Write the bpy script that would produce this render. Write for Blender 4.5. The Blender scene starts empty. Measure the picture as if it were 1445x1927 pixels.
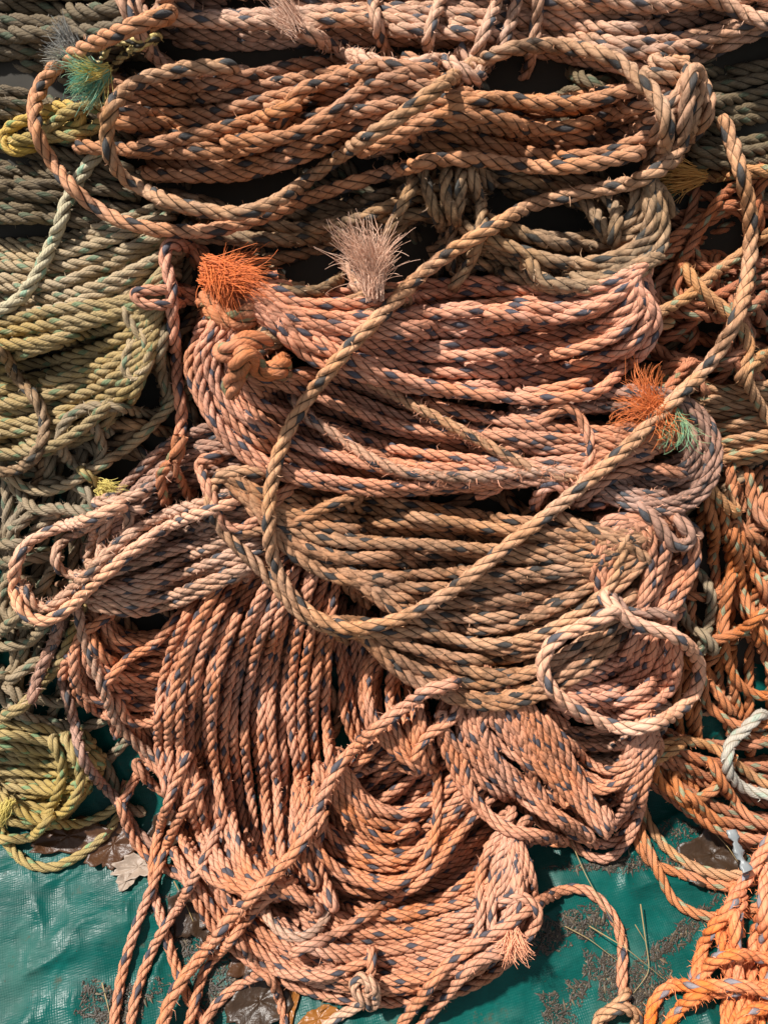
import bpy, math, random
import numpy as np
from mathutils import Vector
SC = bpy.context.scene
RNG = np.random.default_rng(7)
random.seed(7)
# ---------------------------------------------------------------- camera, light, exposure
PITCH = math.radians(57); FPX = 1400.0; CX, CY = 722.5, 963.5; HCAM = 1.146
cam = bpy.data.objects.new('camera', bpy.data.cameras.new('camera')); SC.collection.objects.link(cam)
cam.location = (0, 0, HCAM); cam.rotation_euler = (math.pi/2 - PITCH, 0, 0)
cam.data.sensor_fit = 'HORIZONTAL'; cam.data.sensor_width = 36; cam.data.lens = 36*FPX/1445
cam.data.clip_start = 0.01; cam.data.clip_end = 200
SC.camera = cam
FWD = np.array([0, math.cos(PITCH), -math.sin(PITCH)]); UP = np.array([0, math.sin(PITCH), math.cos(PITCH)]); RIGHT = np.array([1., 0, 0])
sund = -0.42*RIGHT + 0.64*UP - 0.62*FWD; sund /= np.linalg.norm(sund)
sun = bpy.data.objects.new('sun', bpy.data.lights.new('sun', 'SUN')); SC.collection.objects.link(sun)
sun.data.energy = 4.4; sun.data.angle = math.radians(2.5); sun.data.color = (1, 0.95, 0.885)
sun.rotation_euler = Vector(sund).to_track_quat('Z', 'Y').to_euler()
W = bpy.data.worlds.new('World'); SC.world = W; W.use_nodes = True
nt = W.node_tree; nt.nodes.clear()
sky = nt.nodes.new('ShaderNodeTexSky'); sky.sky_type = 'NISHITA'; sky.sun_disc = False
sky.sun_elevation = math.asin(sund[2]); sky.sun_rotation = math.atan2(sund[0], sund[1])
bg = nt.nodes.new('ShaderNodeBackground'); bg.inputs[1].default_value = 0.075
hs = nt.nodes.new('ShaderNodeHueSaturation'); hs.inputs['Saturation'].default_value = .25; nt.links.new(sky.outputs[0], hs.inputs['Color'])
wo = nt.nodes.new('ShaderNodeOutputWorld'); nt.links.new(hs.outputs[0], bg.inputs[0]); nt.links.new(bg.outputs[0], wo.inputs[0])
SC.view_settings.view_transform = 'Standard'; SC.view_settings.look = 'None'
SC.view_settings.gamma = 1; SC.view_settings.use_curve_mapping = False; SC.view_settings.exposure = 0.72

# ---------------------------------------------------------------- surface the ropes rest on
MS = 0.20
def base_depth(x, y):
    """depth (metres along the view axis) of the heap slope / level ground seen at a photo pixel"""
    yv = (CY - np.asarray(y, float))/FPX
    zs = 1.0/(1 + MS*yv)
    dz = -math.sin(PITCH) + yv*math.cos(PITCH)
    zg = -HCAM/np.minimum(dz, -0.2)
    k = 0.012
    return -k*np.log(np.exp(-zs/k) + np.exp(-zg/k)) + 0*np.asarray(x, float)
def pix2world(x, y, hpx=0.0):
    """hpx: height above the surface towards the viewer, in pixels at that depth"""
    x = np.asarray(x, float); y = np.asarray(y, float)
    Z0 = base_depth(x, y); Z = Z0*(1 - np.asarray(hpx, float)/FPX)
    X = (x - CX)/FPX*Z; Y = (CY - y)/FPX*Z
    return X[..., None]*RIGHT + Y[..., None]*UP + Z[..., None]*FWD + np.array([0, 0, HCAM])
G = 4; OX, OY = 420, 360
HM = np.zeros(((1927 + 2*OY)//G, (1445 + 2*OX)//G), np.float32)
def disc(r, cache={}):
    k = round(r*2)/2
    if k not in cache:
        n = int(k//G) + 1
        a = np.arange(-n, n+1)*G; gx, gy = np.meshgrid(a, a); q = k*k - gx**2 - gy**2
        m = q > 0; cache[k] = (gy[m]//G, gx[m]//G, np.sqrt(q[m]))
    return cache[k]
def hm_need(x, y, r):
    dy, dx, s = disc(r)
    iy = np.clip(int(round((y+OY)/G)) + dy, 0, HM.shape[0]-1); ix = np.clip(int(round((x+OX)/G)) + dx, 0, HM.shape[1]-1)
    return float((HM[iy, ix] + s).max())
def hm_put(x, y, h, r):
    dy, dx, s = disc(r)
    iy = np.clip(int(round((y+OY)/G)) + dy, 0, HM.shape[0]-1); ix = np.clip(int(round((x+OX)/G)) + dx, 0, HM.shape[1]-1)
    HM[iy, ix] = np.maximum(HM[iy, ix], h + s)

def P(s):
    return [tuple(float(v) for v in p.split(',')) for p in s.split()]
def spline(pts, step=5.0):
    p = np.array([(q[0], q[1], q[2] if len(q) > 2 else 0.0) for q in pts])
    if len(p) == 2: p = np.array([p[0], (p[0]+p[1])/2, p[1]])
    q = np.vstack([2*p[0]-p[1], p, 2*p[-1]-p[-2]])
    out = []
    for i in range(1, len(q)-2):
        a, b, c, d = q[i-1], q[i], q[i+1], q[i+2]
        # centripetal Catmull-Rom
        t0 = 0; t1 = t0 + max(np.linalg.norm((b-a)[:2]), 1e-3)**.5; t2 = t1 + max(np.linalg.norm((c-b)[:2]), 1e-3)**.5; t3 = t2 + max(np.linalg.norm((d-c)[:2]), 1e-3)**.5
        n = max(2, int(np.linalg.norm((c-b)[:2])/2))
        t = np.linspace(t1, t2, n, endpoint=False)[:, None]
        A1 = (t1-t)/(t1-t0)*a + (t-t0)/(t1-t0)*b; A2 = (t2-t)/(t2-t1)*b + (t-t1)/(t2-t1)*c; A3 = (t3-t)/(t3-t2)*c + (t-t2)/(t3-t2)*d
        B1 = (t2-t)/(t2-t0)*A1 + (t-t0)/(t2-t0)*A2; B2 = (t3-t)/(t3-t1)*A2 + (t-t1)/(t3-t1)*A3
        out.append((t2-t)/(t2-t1)*B1 + (t-t1)/(t2-t1)*B2)
    out.append(q[-2][None]); o = np.vstack(out)
    return resample(o, step)
def resample(o, step):
    L = np.r_[0, np.cumsum(np.linalg.norm(np.diff(o, axis=0), axis=1))]
    n = max(3, int(L[-1]/step) + 1); t = np.linspace(0, L[-1], n)
    return np.stack([np.interp(t, L, o[:, k]) for k in range(o.shape[1])], 1)

# ---------------------------------------------------------------- materials
def new_mat(name):
    m = bpy.data.materials.new(name); m.use_nodes = True; t = m.node_tree; t.nodes.clear()
    out = t.nodes.new('ShaderNodeOutputMaterial'); b = t.nodes.new('ShaderNodeBsdfPrincipled'); t.links.new(b.outputs[0], out.inputs[0])
    return m, t, b
def N(t, typ, **kw):
    n = t.nodes.new(typ)
    for k, v in kw.items(): setattr(n, k, v)
    return n
def M_(t, op, a, b=None, c=None, clamp=False):
    n = t.nodes.new('ShaderNodeMath'); n.operation = op; n.use_clamp = clamp
    for i, v in enumerate((a, b, c)):
        if v is None: continue
        if isinstance(v, (int, float)): n.inputs[i].default_value = v
        else: t.links.new(v, n.inputs[i])
    return n.outputs[0]
def MIX(t, f, a, b, bt='MIX'):
    n = t.nodes.new('ShaderNodeMix'); n.data_type = 'RGBA'; n.blend_type = bt
    for i, v in ((0, f), (6, a), (7, b)):
        if isinstance(v, (int, float)): n.inputs[i].default_value = v
        elif isinstance(v, tuple): n.inputs[i].default_value = (*v, 1)
        else: t.links.new(v, n.inputs[i])
    return n.outputs[2]
def RAMP(t, f, lo, hi):
    n = t.nodes.new('ShaderNodeMapRange'); n.interpolation_type = 'SMOOTHSTEP'
    n.inputs[1].default_value = lo; n.inputs[2].default_value = hi; t.links.new(f, n.inputs[0]); return n.outputs[0]
def NOISE(t, vec, scale, detail=3, rough=.55, dim='3D'):
    n = t.nodes.new('ShaderNodeTexNoise'); n.inputs['Scale'].default_value = scale; n.inputs['Detail'].default_value = detail; n.inputs['Roughness'].default_value = rough
    if vec is not None: t.links.new(vec, n.inputs['Vector'])
    return n.outputs[0]
PAL = {  # base, second base, grime, tracer, tracer half width, grime amount
 'salmon':  ((.66,.31,.19), (.57,.235,.125), (.10,.045,.022), (.045,.055,.072), .105, .28),
 'pink':    ((.74,.36,.24), (.66,.29,.18), (.14,.055,.03), (.055,.068,.09), .10, .14),
 'orange_tan': ((.54,.255,.13), (.60,.30,.16), (.08,.038,.018), (.03,.04,.046), .105, .32),
 'tan':     ((.57,.33,.185), (.58,.30,.165), (.10,.055,.026), (.035,.045,.05), .10, .45),
 'dusty':   ((.66,.40,.29), (.56,.33,.22), (.15,.09,.05), (.05,.062,.078), .10, .42),
 'brown':   ((.38,.26,.155), (.48,.29,.165), (.07,.046,.026), (.045,.052,.052), .10, .75),
 'mudtan':  ((.55,.30,.165), (.48,.23,.12), (.055,.035,.018), (.028,.036,.04), .10, .6),
 'mauve':   ((.46,.27,.21), (.36,.21,.16), (.08,.05,.033), (.06,.07,.08), .09, .45),
 'green':   ((.46,.34,.20), (.385,.28,.155), (.07,.055,.028), (.06,.20,.13), .05, .4),
 'olive':   ((.38,.27,.125), (.39,.275,.11), (.06,.045,.02), (.06,.18,.10), .045, .4),
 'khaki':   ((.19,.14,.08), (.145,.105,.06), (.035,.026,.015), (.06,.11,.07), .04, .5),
 'grey':    ((.33,.245,.15), (.27,.20,.12), (.06,.048,.026), (.06,.15,.10), .045, .5),
 'yellow':  ((.44,.315,.11), (.37,.26,.085), (.08,.058,.024), (.10,.30,.16), .055, .35),
 'knotyellow': ((.66,.44,.12), (.54,.34,.09), (.12,.08,.03), (.06,.26,.13), .055, .2),
 'orange':  ((.58,.19,.06), (.50,.20,.08), (.08,.035,.017), (.16,.34,.23), .05, .38),
 'redorange': ((.46,.155,.065), (.38,.165,.085), (.07,.03,.016), (.12,.26,.18), .05, .42),
 'bright':  ((.82,.225,.055), (.76,.24,.08), (.25,.09,.04), (.20,.20,.22), .075, .2),
 'brownorange': ((.58,.29,.12), (.46,.21,.085), (.08,.04,.018), (.18,.34,.22), .05, .36),
 'white':   ((.50,.45,.37), (.42,.37,.30), (.22,.17,.11), (.28,.38,.30), .04, .25),
 'palegreen': ((.52,.45,.29), (.44,.38,.24), (.14,.11,.06), (.12,.34,.24), .05, .25),
 'yarn':    ((.66,.50,.15), (.58,.46,.20), (.08,.06,.04), (.02,.022,.024), .30, .1),
 'knotorange': ((.56,.19,.075), (.44,.18,.08), (.08,.042,.02), (.10,.24,.13), .06, .45),
}
WARM = ('salmon', 'pink', 'orange_tan', 'tan', 'dusty', 'mudtan', 'mauve', 'brown')
for k_ in WARM:
    a_, b_, c_, d_, e_, f_ = PAL[k_]; PAL[k_] = ((a_[0]*.98, a_[1]*.92, a_[2]*.84), (b_[0]*.96, b_[1]*.90, b_[2]*.80), tuple(v_*.7 for v_ in c_), d_, e_, min(.9, f_*1.25 + .04))
PAL['peach'] = ((.74, .40, .25), (.68, .33, .19), (.14, .08, .045), (.055, .068, .085), .10, .15)
MATS = {}
def rope_mat(pal):
    if pal in MATS: return MATS[pal]
    A, B, D, T, w, dirt = PAL[pal]
    m, t, b = new_mat('rope_' + pal)
    uv = N(t, 'ShaderNodeUVMap', uv_map='ropeuv'); sep = N(t, 'ShaderNodeSeparateXYZ'); t.links.new(uv.outputs[0], sep.inputs[0])
    U, V = sep.outputs[0], sep.outputs[1]
    TH = M_(t, 'ADD', U, V); ang = M_(t, 'MULTIPLY', TH, 2*math.pi)
    vec = N(t, 'ShaderNodeCombineXYZ')
    t.links.new(M_(t, 'COSINE', ang), vec.inputs[0]); t.links.new(M_(t, 'SINE', ang), vec.inputs[1]); t.links.new(M_(t, 'MULTIPLY', U, .55), vec.inputs[2])
    oi = N(t, 'ShaderNodeObjectInfo'); rnd = oi.outputs['Random']
    geo = N(t, 'ShaderNodeNewGeometry'); pos = geo.outputs['Position']
    fib = NOISE(t, vec.outputs[0], 9.0, 4, .7)
    fib2 = NOISE(t, vec.outputs[0], 24.0, 2, .6)
    # length-wise wear
    lw = N(t, 'ShaderNodeCombineXYZ'); t.links.new(M_(t, 'MULTIPLY', U, .35), lw.inputs[0]); t.links.new(M_(t, 'MULTIPLY', rnd, 40.0), lw.inputs[1])
    wear = NOISE(t, lw.outputs[0], 1.0, 3, .6)
    big = NOISE(t, pos, 9.0, 3, .6); fine = NOISE(t, pos, 420.0, 3, .7); mid = NOISE(t, pos, 60.0, 3, .6)
    sid = M_(t, 'FLOOR', M_(t, 'MULTIPLY', V, 3.0))
    # each strand fades a little differently
    svec = N(t, 'ShaderNodeCombineXYZ'); t.links.new(sid, svec.inputs[0]); t.links.new(M_(t, 'FLOOR', M_(t, 'ADD', M_(t, 'MULTIPLY', U, 1.0), M_(t, 'MULTIPLY', V, 1.0))), svec.inputs[1]); t.links.new(rnd, svec.inputs[2])
    wn = N(t, 'ShaderNodeTexWhiteNoise'); t.links.new(svec.outputs[0], wn.inputs[0])
    f1 = RAMP(t, M_(t, 'ADD', M_(t, 'MULTIPLY', wear, .7), M_(t, 'MULTIPLY', rnd, .35)), .30, .75)
    col = MIX(t, f1, A, B)
    pale = tuple(min(1, c*1.15 + .035) for c in A)
    col = MIX(t, M_(t, 'MULTIPLY', RAMP(t, fib, .45, .75), .55), col, pale)
    col = MIX(t, M_(t, 'MULTIPLY', wn.outputs[0], .12), col, pale)
    sun_ = NOISE(t, pos, 22.0, 4, .65)
    gy = sum(A)/3; col = MIX(t, M_(t, 'MULTIPLY', RAMP(t, sun_, .52, .70), .22), col, tuple(.62*c + .38*gy + .05 for c in A))
    hsv = N(t, 'ShaderNodeHueSaturation'); t.links.new(col, hsv.inputs['Color'])
    t.links.new(M_(t, 'ADD', M_(t, 'MULTIPLY', big, .7), .62), hsv.inputs['Saturation'])
    t.links.new(M_(t, 'ADD', M_(t, 'MULTIPLY', rnd, .22), .88), hsv.inputs['Value'])
    col = hsv.outputs[0]
    # yarns lie nearly along the rope, crossing the lay: each strand shows them as a row of lozenges
    fine_lay = w < .07
    NY, MY_ = (13.0, 13.0) if fine_lay else (5.0, 6.0)
    Y = M_(t, 'ADD', M_(t, 'MULTIPLY', M_(t, 'ADD', V, M_(t, 'MULTIPLY', U, 1.38)), NY), M_(t, 'MULTIPLY', M_(t, 'SUBTRACT', fib2, .5), .22))
    yi = M_(t, 'FLOOR', Y); yf = M_(t, 'MULTIPLY', M_(t, 'ABSOLUTE', M_(t, 'SUBTRACT', M_(t, 'FRACT', Y), .5)), 2.0)
    yv = N(t, 'ShaderNodeCombineXYZ'); t.links.new(yi, yv.inputs[0]); t.links.new(sid, yv.inputs[1]); t.links.new(rnd, yv.inputs[2])
    yw = N(t, 'ShaderNodeTexWhiteNoise'); t.links.new(yv.outputs[0], yw.inputs[0])
    col = MIX(t, M_(t, 'MULTIPLY', yw.outputs[0], .30), col, pale)
    def tracer(k, off):
        is_k = M_(t, 'LESS_THAN', M_(t, 'ABSOLUTE', M_(t, 'SUBTRACT', sid, float(k))), .5)
        return M_(t, 'MULTIPLY', is_k, M_(t, 'LESS_THAN', M_(t, 'FLOORED_MODULO', M_(t, 'ADD', yi, off), MY_), 1.5 if w > .2 else (1.99 if fine_lay else .5)))
    tr = tracer(0, 0.0)
    trf = .62 if fine_lay else .95
    tr = M_(t, 'MAXIMUM', tr, tracer(1, 5.0 if fine_lay else 3.0))
    if w > .2: tr = M_(t, 'MAXIMUM', tr, M_(t, 'MAXIMUM', tracer(1, 2.0), tracer(2, 4.0)))
    tc = MIX(t, RAMP(t, fib, .35, .8), T, tuple(min(1, c*1.6+.015) for c in T))
    col = MIX(t, M_(t, 'MULTIPLY', tr, trf), col, tc)
    yline = M_(t, 'MULTIPLY', RAMP(t, yf, .80, 1.0), M_(t, 'ADD', M_(t, 'MULTIPLY', mid, .8), .15 if not fine_lay else .0))
    # brown darkening along the lay lines, and grime in soft patches
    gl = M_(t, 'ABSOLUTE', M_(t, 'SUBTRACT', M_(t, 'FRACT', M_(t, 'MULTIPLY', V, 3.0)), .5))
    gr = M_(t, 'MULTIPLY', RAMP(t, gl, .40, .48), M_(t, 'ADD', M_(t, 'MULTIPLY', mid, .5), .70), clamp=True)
    patch = M_(t, 'MULTIPLY', RAMP(t, M_(t, 'ADD', M_(t, 'MULTIPLY', wear, .45), M_(t, 'MULTIPLY', mid, .55)), .62 - dirt*.28, .80 - dirt*.12), min(1, .35 + dirt*.7))
    patch = M_(t, 'MULTIPLY', patch, M_(t, 'ADD', M_(t, 'MULTIPLY', fine, .9), .25), clamp=True)
    speck = M_(t, 'MULTIPLY', RAMP(t, fine, .60, .74), .25 + dirt*.5)
    mud_ = M_(t, 'MULTIPLY', RAMP(t, M_(t, 'ADD', M_(t, 'MULTIPLY', NOISE(t, pos, 17.0, 5, .7), .7), M_(t, 'MULTIPLY', mid, .3)), .56 - dirt*.06, .66 - dirt*.04), .35 + dirt*.45)
    col = MIX(t, M_(t, 'MULTIPLY', mud_, M_(t, 'ADD', M_(t, 'MULTIPLY', fine, .8), .3), clamp=True), col, tuple(c*1.25 for c in D))
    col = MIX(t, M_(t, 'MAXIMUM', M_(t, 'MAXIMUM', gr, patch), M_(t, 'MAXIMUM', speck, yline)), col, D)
    t.links.new(col, b.inputs['Base Color'])
    b.inputs['Roughness'].default_value = .62; b.inputs['Specular IOR Level'].default_value = .175
    bp = N(t, 'ShaderNodeBump'); bp.inputs['Strength'].default_value = .85; bp.inputs['Distance'].default_value = .0013
    t.links.new(M_(t, 'ADD', M_(t, 'ADD', M_(t, 'ADD', M_(t, 'MULTIPLY', fib, .8), M_(t, 'MULTIPLY', fib2, .7)), M_(t, 'MULTIPLY', fine, .25)), M_(t, 'MULTIPLY', M_(t, 'SUBTRACT', 1.0, M_(t, 'POWER', yf, 2.5)), .9 if not fine_lay else .5)), bp.inputs['Height']); t.links.new(bp.outputs[0], b.inputs['Normal'])
    MATS[pal] = m; return m
def fibre_mat(key, cols):
    key_ = 'f_' + key
    if key_ in MATS: return MATS[key_]
    m, t, b = new_mat('fibre_' + key)
    geo = N(t, 'ShaderNodeNewGeometry'); n = NOISE(t, geo.outputs['Position'], 160, 2)
    at = N(t, 'ShaderNodeUVMap', uv_map='ropeuv'); wn = N(t, 'ShaderNodeTexWhiteNoise'); t.links.new(at.outputs[0], wn.inputs[0])
    r = N(t, 'ShaderNodeValToRGB'); cr = r.color_ramp; cr.interpolation = 'CONSTANT' if len(cols) > 2 else 'LINEAR'
    for i, c in enumerate(cols):
        e = cr.elements[i] if i < 2 else cr.elements.new(0)
        e.color = (*c, 1); e.position = i/len(cols) if len(cols) > 2 else i
    t.links.new(wn.outputs[0], r.inputs[0])
    t.links.new(MIX(t, M_(t, 'MULTIPLY', n, .12), r.outputs[0], tuple(x*.5 for x in cols[0])), b.inputs['Base Color'])
    b.inputs['Roughness'].default_value = .55
    MATS[key_] = m; return m
FIB = {'pink': ((.80,.54,.40), (.72,.42,.28)), 'orange': ((.78,.20,.045), (.60,.13,.03)), 'yellow': ((.75,.60,.18), (.60,.48,.12)),
       'gold': ((.88,.50,.14), (.78,.38,.10)), 'dark': ((.06,.065,.07), (.34,.33,.29)), 'teal': ((.06,.46,.36), (.55,.58,.30)),
       'coral': ((.95,.38,.20), (.85,.42,.26)), 'greenfib': ((.16,.38,.22), (.42,.48,.22)), 'whitish': ((.66,.63,.54), (.50,.48,.40)), 'rust': ((.76,.22,.06), (.62,.16,.04))}


# ---------------------------------------------------------------- meshes
def link_mesh(name, V, F, uv, mat_list, parent=None, loc=(0, 0, 0), mi=None):
    me = bpy.data.meshes.new(name)
    V = np.asarray(V, np.float32) - np.asarray(loc, np.float32); F = np.asarray(F, np.int32)
    me.vertices.add(len(V)); me.vertices.foreach_set('co', V.ravel())
    me.loops.add(F.size); me.loops.foreach_set('vertex_index', F.ravel())
    k = F.shape[1]
    me.polygons.add(len(F)); me.polygons.foreach_set('loop_start', np.arange(0, F.size, k, dtype=np.int32)); me.polygons.foreach_set('loop_total', np.full(len(F), k, np.int32))
    me.polygons.foreach_set('use_smooth', np.ones(len(F), bool))
    if mi is not None: me.polygons.foreach_set('material_index', np.asarray(mi, np.int32))
    if uv is not None:
        l = me.uv_layers.new(name='ropeuv'); l.data.foreach_set('uv', np.asarray(uv, np.float32).ravel())
    for m in mat_list: me.materials.append(m)
    me.update(calc_edges=True)
    o = bpy.data.objects.new(name, me); SC.collection.objects.link(o)
    if parent is not None: o.parent = parent
    else: o.location = loc
    return o
def frames(p):
    T = np.gradient(p, axis=0); T /= np.linalg.norm(T, axis=1)[:, None] + 1e-12
    n = np.cross(T[0], [0.3, 0.1, 1.0]); n /= np.linalg.norm(n)
    Ns = np.empty_like(p); Ns[0] = n
    for i in range(1, len(p)):
        n = n - T[i]*n.dot(T[i]); n /= np.linalg.norm(n) + 1e-12; Ns[i] = n
    return T, Ns, np.cross(T, Ns)
LAY = 3.75
def rope_geo(p, R, q=1.0, fuzz=1.0, taper0=False, taper1=False):
    """three-strand laid rope swept along world points p; returns V, F, uv, mi"""
    pitch = LAY*2*R; nv = 6*3 if q >= 1 else 15; per = nv//3
    step = pitch/(32 if q >= 1 else 24)
    p = resample(p, step); n = len(p)
    T, A, B = frames(p)
    s = np.arange(n)*step/pitch + RNG.uniform(0, 50)
    u = (np.arange(nv) % per)/per; sid = np.arange(nv)//per
    off = (u - .5)*2*math.pi/3
    a, rs = .42, .58
    prof = a*np.cos(off) + np.sqrt(np.maximum(rs**2 - (a*np.sin(off))**2, 0))
    prof = np.where(np.abs(u) < 1e-6, prof*.86, prof)
    psi = np.arange(nv)/nv
    ang = (psi[None] + s[:, None])*2*math.pi
    # strand plumpness and gentle eccentricity
    k = np.arange(n)*step/R
    breathe = np.stack([1 + .035*np.sin(k*.31*(1+.2*j) + RNG.uniform(0, 6)) + .025*np.sin(k*.83 + RNG.uniform(0, 6)) for j in range(3)], 1)[:, sid]
    rad = R*prof[None]*breathe
    rad += R*.02*RNG.standard_normal((n, nv))
    e = np.ones(n)
    m = max(2, int(1.2*R/step))
    if taper0: e[:m] = np.sqrt(np.linspace(.15, 1, m))
    if taper1: e[-m:] = np.sqrt(np.linspace(1, .15, m))
    rad = rad*e[:, None]
    V = p[:, None] + rad[..., None]*(np.cos(ang)[..., None]*A[:, None] + np.sin(ang)[..., None]*B[:, None])
    i = np.arange(n-1)[:, None]; j = np.arange(nv)[None]; j2 = (j+1) % nv
    F = np.stack([i*nv+j, i*nv+j2, (i+1)*nv+j2, (i+1)*nv+j], -1).reshape(-1, 4)
    su = np.broadcast_to(s[:-1, None], (n-1, nv)); su2 = np.broadcast_to(s[1:, None], (n-1, nv))
    v1 = np.broadcast_to(j/nv, (n-1, nv)); v2 = np.broadcast_to((j+1)/nv, (n-1, nv))
    eps = 1e-4
    uv = np.stack([su, v1+eps, su, v2-eps, su2, v2-eps, su2, v1+eps], -1).reshape(-1, 2)
    V = V.reshape(-1, 3); mi = np.zeros(len(F), int)
    # end caps: close with fans collapsed to quads
    caps = []; cuv = []; nb = len(V)
    V = np.vstack([V, p[0] - T[0]*R*.1, p[-1] + T[-1]*R*.1])
    for jj in range(0, nv - nv % 2, 1):
        caps.append([nb, (jj+1) % nv, jj, jj]); caps.append([nb+1, (n-1)*nv+jj, (n-1)*nv+(jj+1) % nv, (n-1)*nv+(jj+1) % nv])
    # hairs
    L = n*step; nh = int(L/(2*R)*3.2*fuzz)
    if nh > 0:
        ii = RNG.integers(1, n-1, nh); th = RNG.uniform(0, 2*math.pi, nh)
        nrm = np.cos(th)[:, None]*A[ii] + np.sin(th)[:, None]*B[ii]; tan = -np.sin(th)[:, None]*A[ii] + np.cos(th)[:, None]*B[ii]
        ln = R*RNG.uniform(.25, .75, nh)*(1 + .16*min(fuzz, 7))*np.where(RNG.random(nh) < .05, 2.0, 1.0)
        dirv = nrm*RNG.uniform(.2, 1.0, nh)[:, None] + T[ii]*RNG.uniform(-1.2, 1.2, nh)[:, None] + tan*RNG.uniform(-.8, .8, nh)[:, None]
        dirv /= np.linalg.norm(dirv, axis=1)[:, None]
        dir2 = dirv + RNG.normal(0, .55, (nh, 3)); dir2 /= np.linalg.norm(dir2, axis=1)[:, None]
        b0 = p[ii] + nrm*(R*.86); b1 = b0 + dirv*ln[:, None]*.5; b2 = b1 + dir2*ln[:, None]*.5
        w = np.cross(dirv, nrm + .01); w /= np.linalg.norm(w, axis=1)[:, None] + 1e-9; w *= (.00034*RNG.uniform(.7, 1.5, nh))[:, None]
        o = len(V); V = np.vstack([V, np.stack([b0-w, b0+w, b1+w*.8, b1-w*.8, b2+w*.25, b2-w*.25], 1).reshape(-1, 3)])
        q0 = o + np.arange(nh)*6
        HF = np.vstack([np.stack([q0, q0+1, q0+2, q0+3], 1), np.stack([q0+3, q0+2, q0+4, q0+5], 1)])
        hu = np.repeat(np.stack([np.arange(nh)*.37, ii*.11], 1), 4, axis=0)
        F = np.vstack([F, HF]); uv = np.vstack([uv, hu, hu]); mi = np.r_[mi, np.ones(2*nh, int)]
    return V, F, uv, mi
def tube_geo(paths, rad):
    """thin tapered three-sided fibres"""
    Vs, Fs, us = [], [], []; o = 0
    for idx, p in enumerate(paths):
        n = len(p); T, A, B = frames(p)
        r = rad*np.linspace(1.15, .45, n)
        a = np.arange(3)*2*math.pi/3
        V = p[:, None] + r[:, None, None]*(np.cos(a)[None, :, None]*A[:, None] + np.sin(a)[None, :, None]*B[:, None])
        Vs.append(V.reshape(-1, 3)); i = np.arange(n-1)[:, None]; j = np.arange(3)[None]; j2 = (j+1) % 3
        F = np.stack([i*3+j, i*3+j2, (i+1)*3+j2, (i+1)*3+j], -1).reshape(-1, 4) + o; Fs.append(F); o += 3*n
        us.append(np.tile([[idx*.713 % 97, .5]], (len(F)*4, 1)))
    return np.vstack(Vs), np.vstack(Fs), np.vstack(us)

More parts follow.
